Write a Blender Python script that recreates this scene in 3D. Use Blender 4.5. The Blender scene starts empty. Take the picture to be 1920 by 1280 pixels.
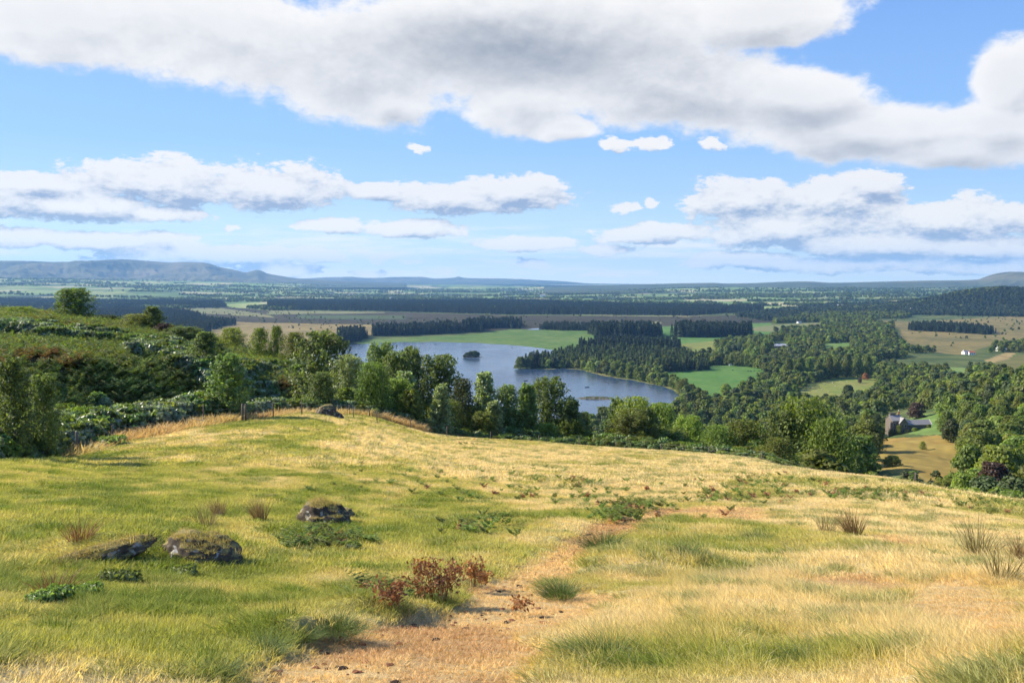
import bpy, math, random
import numpy as np
from math import radians as R, sin, cos, pi
from mathutils import Vector, Matrix

sc = bpy.context.scene
# ------------------------------------------------------------------ camera
F = 1663.0                      # focal length in photograph pixels (1920 wide)
PITCH = math.atan((640 - 528) / F)
cam_d = bpy.data.cameras.new('camera'); cam = bpy.data.objects.new('camera', cam_d)
sc.collection.objects.link(cam); sc.camera = cam
cam_d.sensor_width = 36; cam_d.lens = 36 * F / 1920
cam_d.clip_start = 0.1; cam_d.clip_end = 120000
cam.location = (0, 0, 0); cam.rotation_euler = (pi / 2 - PITCH, 0, 0)

SUN_AZ, SUN_EL = R(-74), R(33)   # azimuth from +Y, negative = left
sun_d = bpy.data.lights.new('sun', 'SUN'); sun = bpy.data.objects.new('sun', sun_d)
sc.collection.objects.link(sun)
sun_d.energy = 5.0; sun_d.angle = R(0.5); sun_d.color = (1.0, 0.91, 0.76)
sv = Vector((sin(SUN_AZ) * cos(SUN_EL), cos(SUN_AZ) * cos(SUN_EL), sin(SUN_EL)))
sun.rotation_euler = sv.to_track_quat('Z', 'Y').to_euler()
sun.location = (-60, 40, 80)
sc.view_settings.view_transform = 'Standard'; sc.view_settings.look = 'None'
sc.view_settings.gamma = 1; sc.view_settings.exposure = 0.85
sc.cycles.use_denoising = True; sc.cycles.use_adaptive_sampling = True; sc.cycles.adaptive_threshold = .02
sc.cycles.max_bounces = 6; sc.cycles.diffuse_bounces = 3; sc.cycles.transmission_bounces = 3
sc.cycles.glossy_bounces = 2; sc.cycles.volume_bounces = 1; sc.cycles.transparent_max_bounces = 6
sc.render.engine = 'CYCLES'

def ray(px, py):
    """photograph pixel -> (azimuth, tangent of elevation)"""
    px = np.asarray(px, float); py = np.asarray(py, float)
    x = (px - 960) / F; y = (640 - py) / F
    Y = cos(PITCH) + y * sin(PITCH); Z = -sin(PITCH) + y * cos(PITCH)
    return np.arctan2(x, Y), Z / np.hypot(x, Y)
def topix(x, y, z):
    fw = np.maximum(y * cos(PITCH) - z * sin(PITCH), 1e-3); up = y * sin(PITCH) + z * cos(PITCH)
    return 960 + F * x / fw, 640 - F * up / fw

# ------------------------------------------------------------------ node helpers
class NT:
    def __init__(s, tree): s.t = tree
    def n(s, typ, **kw):
        nd = s.t.nodes.new(typ)
        for k, v in kw.items(): setattr(nd, k, v)
        return nd
    def l(s, a, b): s.t.links.new(a, b)
    def put(s, sock, v):
        if isinstance(v, bpy.types.NodeSocket): s.l(v, sock)
        elif v is not None:
            if sock.type == 'RGBA' and len(v) == 3: v = (*v, 1)
            sock.default_value = v
    def m(s, op, a, b=None, c=None, clamp=False):
        nd = s.n('ShaderNodeMath', operation=op, use_clamp=clamp)
        s.put(nd.inputs[0], a); s.put(nd.inputs[1], b)
        if c is not None: s.put(nd.inputs[2], c)
        return nd.outputs[0]
    def mix(s, f, a, b, mode='MIX'):
        nd = s.n('ShaderNodeMix', data_type='RGBA', blend_type=mode)
        s.put(nd.inputs[0], f); s.put(nd.inputs[6], a); s.put(nd.inputs[7], b)
        return nd.outputs[2]
    def ss(s, x, a, b, lo=0., hi=1.):
        nd = s.n('ShaderNodeMapRange', interpolation_type='SMOOTHSTEP')
        for i, v in enumerate((x, a, b, lo, hi)): s.put(nd.inputs[i], v)
        return nd.outputs[0]
    def noise(s, vec, scale, detail=4, rough=.5, dist=0, out=0, dim='3D'):
        nd = s.n('ShaderNodeTexNoise', noise_dimensions=dim)
        if vec is not None: s.l(vec, nd.inputs['Vector'])
        s.put(nd.inputs['Scale'], scale); nd.inputs['Detail'].default_value = detail
        nd.inputs['Roughness'].default_value = rough; nd.inputs['Distortion'].default_value = dist
        return nd.outputs[out]
    def xyz(s, x, y, z=0.):
        nd = s.n('ShaderNodeCombineXYZ')
        for i, v in enumerate((x, y, z)): s.put(nd.inputs[i], v)
        return nd.outputs[0]
    def ramp(s, f, stops, interp='LINEAR'):
        nd = s.n('ShaderNodeValToRGB'); s.put(nd.inputs[0], f); cr = nd.color_ramp; cr.interpolation = interp
        while len(cr.elements) < len(stops): cr.elements.new(.5)
        for e, (p, c) in zip(cr.elements, stops): e.position = p; e.color = (*c, 1)
        return nd.outputs[0]

# ------------------------------------------------------------------ world: sky with cumulus
world = bpy.data.worlds.new('World'); sc.world = world; world.use_nodes = True
W = NT(world.node_tree); world.node_tree.nodes.clear()
wo = W.n('ShaderNodeOutputWorld'); bg = W.n('ShaderNodeBackground'); W.l(bg.outputs[0], wo.inputs[0])
sky = W.n('ShaderNodeTexSky', sky_type='NISHITA', sun_disc=False)
sky.sun_elevation = SUN_EL; sky.sun_rotation = SUN_AZ; sky.altitude = 100; sky.air_density = 1.0; sky.dust_density = .3; sky.ozone_density = 2.5
tc = W.n('ShaderNodeTexCoord'); sx = W.n('ShaderNodeSeparateXYZ'); W.l(tc.outputs['Generated'], sx.inputs[0])
dx, dy, dz = sx.outputs
az = W.m('ARCTAN2', dx, dy)
el = W.m('DIVIDE', dz, W.m('MAXIMUM', W.m('SQRT', W.m('ADD', W.m('MULTIPLY', dx, dx), W.m('MULTIPLY', dy, dy))), .02))

def cloud_group(name, blobs, nscale, namp, wscale, wamp, squash):
    g = bpy.data.node_groups.new(name, 'ShaderNodeTree')
    g.interface.new_socket('u', in_out='INPUT', socket_type='NodeSocketFloat')
    g.interface.new_socket('t', in_out='INPUT', socket_type='NodeSocketFloat')
    g.interface.new_socket('D', in_out='OUTPUT', socket_type='NodeSocketFloat')
    g.interface.new_socket('S', in_out='OUTPUT', socket_type='NodeSocketFloat')
    T = NT(g); gi = T.n('NodeGroupInput'); go = T.n('NodeGroupOutput')
    u0, t0 = gi.outputs[0], gi.outputs[1]
    p = T.xyz(u0, T.m('MULTIPLY', t0, squash))
    wn = T.noise(p, wscale, 3, .55, out=1); sp = T.n('ShaderNodeSeparateXYZ'); T.l(wn, sp.inputs[0])
    u = T.m('MULTIPLY_ADD', T.m('SUBTRACT', sp.outputs[0], .5), wamp, u0)
    t = T.m('MULTIPLY_ADD', T.m('SUBTRACT', sp.outputs[1], .5), wamp / squash, t0)
    cur = None
    for b in blobs:
        bx, by, rx, ry = b[:4]; rx, ry = (rx * 1.6, ry * 1.7) if rx < 60 else (rx, ry); rot = R(b[4]) if len(b) > 4 else 0
        th, tt = ray(bx, by)
        ru = abs(ray(bx + rx, by)[0] - ray(bx - rx, by)[0]) / 2; rt = abs(ray(bx, by + ry)[1] - ray(bx, by - ry)[1]) / 2
        du = T.m('SUBTRACT', u, float(th)); dt = T.m('SUBTRACT', t, float(tt))
        if rot:
            c_, s_ = cos(rot), sin(rot)
            a = T.m('MULTIPLY_ADD', du, c_, T.m('MULTIPLY', dt, s_)); b_ = T.m('MULTIPLY_ADD', du, -s_, T.m('MULTIPLY', dt, c_))
        else: a, b_ = du, dt
        a = T.m('DIVIDE', a, float(ru)); b_ = T.m('DIVIDE', b_, float(rt))
        e = T.m('SUBTRACT', .62 if b[2] < 60 and by > 0 else 1.0, T.m('SQRT', T.m('MULTIPLY_ADD', a, a, T.m('MULTIPLY', b_, b_))))
        cur = e if cur is None else T.m('SMOOTH_MAX', cur, e, .18)
    n1 = T.noise(p, nscale, 5, .6, .1)
    n2 = T.noise(p, nscale * 4.3, 6, .66, .1)
    d = T.m('MULTIPLY_ADD', T.m('SUBTRACT', n1, .5), namp, cur)
    d2 = T.m('MULTIPLY_ADD', T.m('SUBTRACT', n2, .5), namp * (.8 if nscale < 10 else .52), d)
    T.l(d2, go.inputs[0]); T.l(cur, go.inputs[1])
    return g
CA = [(120, 30, 330, 105), (420, 60, 330, 115, -12), (640, 130, 220, 120, -10), (730, 190, 90, 42), (1000, 70, 420, 150),
      (980, 190, 120, 62), (1060, 235, 70, 28), (1230, 150, 330, 105, -10), (1440, 25, 180, 62), (1480, 175, 200, 75, -14),
      (1620, 245, 260, 58, -6), (1780, 290, 190, 34, -3), (1880, 240, 190, 62), (1890, 160, 90, 78), (1990, 120, 160, 60),
      (1230, 262, 20, 6), (300, -250, 800, 200), (-400, 100, 420, 120), (1100, -420, 600, 150), (2500, 100, 300, 150)]
CB = [(70, 345, 160, 26), (300, 342, 200, 50), (500, 350, 185, 48), (100, 380, 260, 40), (310, 402, 100, 18), (700, 360, 60, 22),
      (850, 368, 160, 34), (960, 362, 130, 38), (620, 422, 80, 16), (770, 428, 110, 22), (150, 450, 260, 22), (400, 478, 250, 24), (600, 480, 70, 15),
      (980, 458, 105, 17), (1140, 468, 60, 12), (1390, 380, 120, 50), (1560, 370, 130, 44), (1620, 352, 90, 30), (1470, 425, 190, 50), (1780, 418, 240, 52),
      (1220, 440, 130, 20), (1640, 455, 260, 28), (1830, 465, 140, 30), (1400, 487, 150, 18), (1620, 495, 270, 20), (1840, 500, 180, 18),
      (1160, 268, 40, 13, -6), (1225, 272, 46, 14, -8), (1335, 268, 26, 15), (1165, 392, 30, 12), (1218, 378, 16, 12), (432, 427, 20, 11), (779, 278, 24, 7), (705, 483, 22, 9), (775, 490, 34, 7), (1000, 494, 34, 9),
      (700, 510, 50, 8), (830, 508, 30, 7), (1130, 515, 50, 6), (520, 505, 90, 16), (-250, 400, 200, 40), (2250, 430, 250, 50), (2200, 330, 180, 50)]
GA = cloud_group('high cumulus', CA, 7.0, .9, 6.0, .07, 1.5)
GB = cloud_group('low cumulus', CB, 24.0, 1.5, 18.0, .036, 2.0)
def inst(g, u, t):
    nd = W.n('ShaderNodeGroup'); nd.node_tree = g; W.put(nd.inputs[0], u); W.put(nd.inputs[1], t); return nd.outputs
a0 = inst(GA, az, el); a1 = inst(GA, W.m('SUBTRACT', az, .006), W.m('ADD', el, .016))
b0 = inst(GB, az, el); b1 = inst(GB, W.m('SUBTRACT', az, .005), W.m('ADD', el, .013))
# shade of the thick parts of the high cloud (seen from below)
DK = [(930, 90, 330, 80, 1.0), (1180, 120, 260, 55, .9), (760, 130, 140, 70, .5), (1330, 215, 260, 28, .62), (1560, 225, 130, 30, .65), (640, 60, 150, 60, .35),
      (1620, 285, 160, 22, .5), (1780, 300, 140, 22, .55), (300, 40, 160, 40, .25), (1150, 215, 90, 25, .25)]
pv = W.xyz(az, W.m('MULTIPLY', el, 1.5))
wv = W.noise(pv, 6, 4, .55, out=1); ws = W.n('ShaderNodeSeparateXYZ'); W.l(wv, ws.inputs[0])
uu = W.m('MULTIPLY_ADD', W.m('SUBTRACT', ws.outputs[0], .5), .10, az); tt_ = W.m('MULTIPLY_ADD', W.m('SUBTRACT', ws.outputs[1], .5), .05, el)
dk = None
for bx, by, rx, ry, k in DK:
    th, tt = ray(bx, by); ru = abs(ray(bx + rx, by)[0] - ray(bx - rx, by)[0]) / 2; rt = abs(ray(bx, by + ry)[1] - ray(bx, by - ry)[1]) / 2
    a = W.m('DIVIDE', W.m('SUBTRACT', uu, float(th)), float(ru)); b = W.m('DIVIDE', W.m('SUBTRACT', tt_, float(tt)), float(rt))
    e = W.m('MULTIPLY', W.m('EXPONENT', W.m('MULTIPLY', W.m('MULTIPLY_ADD', a, a, W.m('MULTIPLY', b, b)), -.8)), k)
    dk = e if dk is None else W.m('MAXIMUM', dk, e)
den = W.m('SUBTRACT', a0[0], a1[0])
dkn = W.m('MULTIPLY', W.m('MULTIPLY', dk, W.ss(a0[0], .0, .35)), W.m('MULTIPLY_ADD', ws.outputs[2], 1.1, .45))
shA = W.m('ADD', W.m('MULTIPLY', dkn, .66), W.m('MULTIPLY', den, -.75), clamp=True)
shA = W.m('ADD', shA, W.m('MULTIPLY', W.ss(a0[0], .15, .9), .20), clamp=True)
CS = 0.56    # cloud radiance scale for this exposure
def cc(r, g, b): return (r * CS, g * CS, b * CS)
colA = W.ramp(shA, [(0, cc(1.0, .985, .97)), (.30, cc(.84, .84, .85)), (.65, cc(.60, .62, .66)), (1, cc(.40, .44, .50))])
covA = W.ss(a0[0], -.10, .24)
gB = W.m('SUBTRACT', b0[0], b1[0])
shB = W.m('SUBTRACT', .42, W.m('MULTIPLY', gB, 1.15), clamp=True)
colB = W.ramp(shB, [(0, cc(1.0, .98, .95)), (.4, cc(.83, .84, .87)), (1, cc(.36, .45, .62))])
covB = W.ss(b0[0], -.03, .22)
# thin haze of cloud bands low on the horizon
lowp = W.xyz(W.m('MULTIPLY', az, 6.), W.m('MULTIPLY', el, 60.))
lowc = W.m('MULTIPLY', W.ss(W.noise(lowp, 1.3, 6, .6), .42, .66), W.m('MULTIPLY', W.ss(el, .0, .012), W.ss(el, .075, .035)))
lowc = W.m('MULTIPLY', lowc, .9)
skc = W.mix(1.0, sky.outputs[0], (.110, .118, .136), 'MULTIPLY')
blue = W.ramp(W.m('MULTIPLY', el, 2.0, clamp=True), [(0, cc(.90, .98, .98)), (.10, cc(.62, .82, .97)), (.30, cc(.36, .62, .97)), (.62, cc(.24, .46, .92)), (1, cc(.13, .29, .72))])
blue = W.mix(W.ss(az, -.35, .6, 0, .45), blue, W.mix(1.0, blue, (.72, .80, .97), 'MULTIPLY'))
veil = W.mix(.88, skc, blue)
c1 = W.mix(lowc, veil, cc(1.05, 1.02, .97))
c2 = W.mix(covB, c1, colB)
c3 = W.mix(covA, c2, colA)
c3 = W.mix(1.0, c3, W.ramp(W.m('MULTIPLY', el, 10., clamp=True), [(0, (1.34, 1.27, 1.04)), (.35, (1.18, 1.14, 1.02)), (1, (1, 1, 1))]), 'MULTIPLY')
W.l(c3, bg.inputs[0]); bg.inputs[1].default_value = 1.0
# the clouds and the blue keep their own colours; below the horizon a dim ground tone
world.cycles.sampling_method = 'MANUAL'; world.cycles.sample_map_resolution = 512

# ------------------------------------------------------------------ numpy helpers
rg = np.random.default_rng(7)
_perm = rg.random((512, 512))
def vnoise(x, y):
    xi = np.floor(x).astype(int); yi = np.floor(y).astype(int); fx = x - xi; fy = y - yi
    fx = fx * fx * (3 - 2 * fx); fy = fy * fy * (3 - 2 * fy)
    a = _perm[xi & 511, yi & 511]; b = _perm[(xi + 1) & 511, yi & 511]; c = _perm[xi & 511, (yi + 1) & 511]; d = _perm[(xi + 1) & 511, (yi + 1) & 511]
    return (a * (1 - fx) + b * fx) * (1 - fy) + (c * (1 - fx) + d * fx) * fy
def fbm(x, y, s, o=4, g=.5, off=0.):
    x = np.asarray(x, float) / s + 31.7 + off; y = np.asarray(y, float) / s + 11.3 - off * 1.7; v = 0; a = 1; n = 0
    for _ in range(o):
        v = v + a * vnoise(x, y); n += a; a *= g; x = x * 2.03 + 5.1; y = y * 2.03 + 9.7
    return v / n
def sstep(x, a, b):
    t = np.clip((x - a) / (b - a), 0, 1); return t * t * (3 - 2 * t)
def pchip(x, Y, xq):
    x = np.asarray(x, float); Y = np.asarray(Y, float); h = np.diff(x); sh = (len(h),) + (1,) * (Y.ndim - 1); H_ = h.reshape(sh)
    dl = np.diff(Y, axis=0) / H_; m = np.zeros_like(Y); m[0] = dl[0]; m[-1] = dl[-1]
    a, b = dl[:-1], dl[1:]; w1 = 2 * H_[1:] + H_[:-1]; w2 = H_[1:] + 2 * H_[:-1]
    ok = a * b > 0
    with np.errstate(all='ignore'): hm = (w1 + w2) / (w1 / np.where(ok, a, 1) + w2 / np.where(ok, b, 1))
    m[1:-1] = np.where(ok, hm, 0)
    xq = np.clip(xq, x[0], x[-1]); k = np.clip(np.searchsorted(x, xq) - 1, 0, len(h) - 1)
    shq = (len(xq),) + (1,) * (Y.ndim - 1); t = ((xq - x[k]) / h[k]).reshape(shq); hk = h[k].reshape(shq)
    return ((1 + 2 * t) * (1 - t) ** 2 * Y[k] + t * (1 - t) ** 2 * hk * m[k] + t * t * (3 - 2 * t) * Y[k + 1] + t * t * (t - 1) * hk * m[k + 1])
def inpoly(px, py, poly):
    px = np.asarray(px, float); py = np.asarray(py, float); ins = np.zeros(np.broadcast(px, py).shape, bool); n = len(poly)
    for i in range(n):
        x1, y1 = poly[i]; x2, y2 = poly[(i + 1) % n]
        if y1 == y2: continue
        c = ((y1 > py) != (y2 > py)) & (px < (x2 - x1) * (py - y1) / (y2 - y1) + x1); ins ^= c
    return ins

# ------------------------------------------------------------------ the land: one height function
def ND(px, lst):   # positive second value: photograph row where the ground is seen; negative: height
    out = [(1.0, -1.75)]
    for r, v in lst: out.append((r, float(r * ray(px, v)[1]) if v > 0 else v))
    return out
COLS = {
 -600: [(6,1280),(10,1145),(16,1030),(25,945),(38,868),(50,-8.8),(75,-8.6),(100,-7.6),(200,-6),(260,-8),(450,-60),(850,-118),(5000,-118),(7000,-80),(9000,-30),(12000,60),(16000,80)],
 0:   [(6,1280),(10,1150),(16,1040),(25,950),(42,866),(60,-10.8),(88,-12.2),(97,-8.7),(115,-8.0),(150,-7.5),(200,-7.6),(240,-10),(420,-60),(850,-118),(5000,-118),(7000,549),(9000,535),(12000,521),(16000,-10)],
 200: [(6,1280),(10,1150),(16,1038),(25,950),(45,868),(60,830),(75,-13.0),(99,-14.0),(108,-10.2),(128,-9.5),(160,-9.2),(200,-9.6),(240,-13),(420,-62),(850,-119),(5000,-118),(7000,550),(9000,536),(12000,524),(16000,-15)],
 400: [(6,1280),(10,1155),(16,1045),(25,958),(45,853),(68,792),(80,-13.4),(107,-16.6),(116,-13.0),(140,-12.6),(180,-13.2),(220,-18),(420,-68),(850,-120),(5500,-119),(9000,541),(12000,527),(16000,-25)],
 560: [(6,1280),(10,1155),(16,1050),(25,962),(45,855),(76,776),(90,-14.2),(112,-18.0),(122,-14.6),(160,-15.2),(200,-23),(420,-72),(850,-120),(6000,-119),(10000,540),(14000,531),(18000,-40)],
 640: [(6,1280),(10,1158),(16,1052),(25,965),(45,862),(85,779),(98,-15.5),(130,-19),(160,-22),(220,-36),(420,-78),(850,-120),(7000,-119),(12000,538),(16000,530),(20000,-30)],
 850: [(6,1280),(10,1160),(16,1056),(25,972),(45,882),(70,842),(92,820),(105,-20.5),(130,-28),(200,-46),(400,-86),(750,-119.5),(7000,-119),(12000,540),(16000,534),(20000,-60)],
 1100:[(6,1280),(10,1162),(16,1062),(25,980),(40,912),(60,868),(100,838),(115,-24),(200,-50),(400,-90),(700,-119.5),(6000,-119),(9000,547),(14000,538),(20000,-100)],
 1400:[(6,1280),(10,1166),(16,1068),(25,990),(40,925),(60,882),(88,861),(100,-21.5),(200,-52),(400,-86),(700,-117),(900,-119.5),(3500,-119),(5000,-112),(7000,552),(9000,541),(14000,-60)],
 1700:[(6,1280),(10,1170),(16,1075),(25,1003),(40,946),(66,906),(78,-20),(120,-34),(200,-47),(250,-53),(300,-57.5),(370,-63.5),(450,-73),(600,-88),(800,-103),(1000,-115),(1300,-119.5),(3500,-118),(5000,-108),(8000,546),(14000,-60)],
 1920:[(6,1280),(10,1175),(16,1080),(25,1020),(40,970),(55,944),(66,-19),(120,-35),(250,-52),(350,-62),(500,-68),(700,-74),(1000,-95),(1300,-116),(1600,-119.5),(3500,-117),(5000,-106),(8000,545),(14000,-60)],
 2600:[(6,1290),(10,1190),(16,1100),(25,1050),(40,1010),(55,990),(66,-21),(120,-34),(250,-46),(350,-52),(500,-56),(700,-62),(1000,-90),(1300,-116),(1600,-119.5),(3500,-117),(5000,-106),(8000,-80),(14000,-60)],
}
LR = np.linspace(math.log(.2), math.log(70000), 900)
cth, ctab = [], []
for px in sorted(COLS):
    nd = ND(px, COLS[px]); nd = [(.2, -1.72)] + nd + [(30000, nd[-1][1] if nd[-1][1] < 0 else -20), (70000, -100)]
    nd = np.array(nd); ctab.append(pchip(np.log(nd[:, 0]), nd[:, 1], LR)); cth.append(float(ray(px, 600)[0]))
TH = np.radians(np.arange(-180, 180.01, .5))
HT = pchip(np.array(cth), np.array(ctab), TH)
wb = sstep(np.abs(TH), R(62), R(110))[:, None]
HT = HT * (1 - wb) + wb * (-1.75 + .04 * np.minimum(np.exp(LR), 400)[None, :])
EDGE_PX = [-600, 0, 100, 200, 300, 400, 510, 640, 700, 850, 1100, 1400, 1700, 1920, 2600]
EDGE_R = [38, 42, 50, 59, 62, 67, 75, 86, 88, 93, 101, 89, 67, 55.5, 55]
ETH = np.array([float(ray(p, 800)[0]) for p in EDGE_PX])
def edge_r(th): return np.interp(th, ETH, EDGE_R)
def H0(th, r):
    fi = (np.clip(th, -pi, pi - 1e-6) + pi) / R(.5); i = np.floor(fi).astype(int); fx = fi - i
    fj = (np.log(np.clip(r, .2, 69000)) - LR[0]) / (LR[1] - LR[0]); j = np.minimum(np.floor(fj).astype(int), len(LR) - 2); fy = fj - j
    return (HT[i, j] * (1 - fx) + HT[i + 1, j] * fx) * (1 - fy) + (HT[i, j + 1] * (1 - fx) + HT[i + 1, j + 1] * fx) * fy
def hit0(px, py, rmin=3.0):
    """distance at which the sight line of a photograph pixel first meets the ground"""
    th, t = ray(px, py); rs = np.exp(np.linspace(math.log(rmin), math.log(40000), 4000))
    hr = H0(np.full_like(rs, float(th)), rs) / rs; k = np.argmax(hr >= t)
    return float(rs[k]) if hr[k] >= t else 40000.
def W0(px, py, rmin=3.0):
    r = hit0(px, py, rmin); th = float(ray(px, py)[0]); return r * sin(th), r * cos(th)

# the trampled track (photograph outline laid on the ground)
TRACK = [(330,1330),(430,1266),(540,1212),(700,1172),(860,1128),(905,1092),(1000,1052),(1062,1008),(1110,984),(1180,962),(1270,948),(1290,956),(1222,986),(1158,1012),(1122,1046),(1085,1082),(1010,1108),(1110,1102),(1175,1114),(1125,1146),(1060,1168),(1015,1205),(1000,1330)]
PATCH = [[(1268,958),(1330,948),(1420,955),(1445,972),(1380,985),(1290,980)], [(1690,1105),(1800,1090),(1905,1110),(1990,1190),(1985,1240),(1860,1205),(1760,1160)],
         [(1640,1010),(1700,1006),(1760,1030),(1730,1042),(1660,1025)], [(1530,1080),(1620,1075),(1700,1105),(1640,1122),(1540,1105)]]
def wpoly(poly): return [W0(x, min(y, 1400)) for x, y in poly]
TRACKW = wpoly(TRACK); PATCHW = [wpoly(p) for p in PATCH]
def softpoly(x, y, poly, s):
    m = 0; wx = (fbm(x, y, s * 1.6, 4) - .5) * s * 2.2; wy = (fbm(x, y, s * 1.6, 4, off=40) - .5) * s * 2.2
    for ox, oy in ((0, 0), (.35, .1), (-.3, .25), (.05, -.35)): m = m + inpoly(x + wx + ox * s, y + wy + oy * s, poly)
    return m / 4.
def masks(x, y):
    r = np.hypot(x, y); near = r < 60
    tr = np.zeros_like(x); pa = np.zeros_like(x)
    if near.any():
        tr[near] = softpoly(x[near], y[near], TRACKW, .35)
        for p in PATCHW: pa[near] = np.maximum(pa[near], softpoly(x[near], y[near], p, .6))
    return tr, pa
MOUNDS = [(235, 1035, 1.5, 1.0, .42, .5), (345, 1026, 1.2, .8, .34, 0), (600, 962, 1.3, 1.0, .22, 0), (540, 1000, 1.6, .6, .14, 0), (1260, 1060, 2.6, 1.5, .22, 0), (700, 1150, .9, .4, .20, .5), (560, 1195, .8, .35, .16, .5)]
MW = [(*W0(a, b), c, d, h, rt) for a, b, c, d, h, rt in MOUNDS]
KN = (*W0(1885, 584), 330., 300., 84.)
def Hd(x, y, fine=True):
    r = np.hypot(x, y); th = np.arctan2(x, y); z = H0(th, r)
    er = edge_r(th); inf = sstep(r, er + 3, er - 1)
    # meadow relief
    z = z + inf * ((fbm(x, y, 6., 3) - .5) * .38 * sstep(r, 4, 14) + (fbm(x, y, 1.1, 3, off=3) - .5) * .13)
    for cx, cy, a, b, h, rt in MW:
        dx, dy = x - cx, y - cy; u = dx * cos(rt) + dy * sin(rt); v = -dx * sin(rt) + dy * cos(rt)
        z = z + h * np.exp(-((u / a) ** 2 + (v / b) ** 2) * 1.6)
    # scrubby bank and valley sides
    mid = sstep(r, er, er + 25) * sstep(r, 780, 480)
    z = z + mid * ((fbm(x, y, 28., 4, off=7) - .5) * 5. + (fbm(x, y, 6., 3, off=9) - .5) * 1.2) * np.where(th < -.2, .55, 1.)
    far = sstep(r, 4200, 9000) * sstep(r, 24000, 15000)
    z = z + far * (fbm(x, y, 1500., 4, off=13) - .5) * 38
    ddx, ddy = x - KN[0], y - KN[1]; z = z + KN[4] * np.exp(-((ddx / KN[2]) ** 2 + (ddy / KN[3]) ** 2))
    return z
def gz(x, y): return float(Hd(np.array([float(x)]), np.array([float(y)]))[0])
def hit(px, py, rmin=3.0, rmax=40000.):
    th, t = ray(px, py); th = float(th); rs = np.exp(np.linspace(math.log(rmin), math.log(rmax), 6000))
    hr = Hd(rs * sin(th), rs * cos(th)) / rs; k = int(np.argmax(hr >= t))
    if hr[k] < t: k = len(rs) - 1
    r = float(rs[k]); return Vector((r * sin(th), r * cos(th), gz(r * sin(th), r * cos(th))))
def on(px, r):
    th = float(ray(px, 780)[0]); x, y = r * sin(th), r * cos(th); return Vector((x, y, gz(x, y)))
def hitpoly(poly, rmin=3.0): return [tuple(hit(x, y, rmin)[:2]) for x, y in poly]

# ------------------------------------------------------------------ mesh / object helpers
COL = sc.collection
def meshnp(name, V, Q=None, T=None, mats=(), smooth=False, attrs=None, midx=None):
    me = bpy.data.meshes.new(name); V = np.asarray(V, np.float32)
    me.vertices.add(len(V)); me.vertices.foreach_set('co', V.ravel())
    parts = []; tot = []
    if Q is not None and len(Q): parts.append(np.asarray(Q, np.int32).ravel()); tot.append(np.full(len(Q), 4, np.int32))
    if T is not None and len(T): parts.append(np.asarray(T, np.int32).ravel()); tot.append(np.full(len(T), 3, np.int32))
    if parts:
        li = np.concatenate(parts); tot = np.concatenate(tot)
        me.loops.add(len(li)); me.loops.foreach_set('vertex_index', li)
        me.polygons.add(len(tot)); st = np.concatenate([[0], np.cumsum(tot)[:-1]]).astype(np.int32)
        me.polygons.foreach_set('loop_start', st); me.polygons.foreach_set('loop_total', tot)
        me.polygons.foreach_set('use_smooth', np.full(len(tot), smooth))
        if midx is not None: me.polygons.foreach_set('material_index', np.asarray(midx, np.int32))
    for m in mats: me.materials.append(m)
    for k, (ty, dom, arr) in (attrs or {}).items():
        a = me.attributes.new(k, ty, dom)
        a.data.foreach_set({'FLOAT': 'value', 'INT': 'value', 'FLOAT_VECTOR': 'vector', 'FLOAT_COLOR': 'color'}[ty], np.asarray(arr, np.int32 if ty == 'INT' else np.float32).ravel())
    me.update(); me.validate() if len(V) < 200 else None
    return me
def link(name, data, parent=None, loc=None, rot=None, scale=None):
    o = bpy.data.objects.new(name, data); COL.objects.link(o)
    if parent is not None: o.parent = parent
    if loc is not None: o.location = loc
    if rot is not None: o.rotation_euler = rot
    if scale is not None: o.scale = scale if hasattr(scale, '__len__') else (scale,) * 3
    return o
def tag(o, label=None, cat=None, group=None, kind=None):
    if label: o['label'] = label
    if cat: o['category'] = cat
    if group: o['group'] = group
    if kind: o['kind'] = kind
    return o
def dup(root, loc, rotz=0., scale=None, label=None, group=None):
    r = root.copy(); COL.objects.link(r); r.location = loc; r.rotation_euler = (0, 0, rotz)
    if scale is not None: r.scale = scale
    if label: r['label'] = label
    if group: r['group'] = group
    for ch in root.children:
        c = ch.copy(); COL.objects.link(c); c.parent = r
        for g in ch.children:
            d = g.copy(); COL.objects.link(d); d.parent = c
    return r
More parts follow.
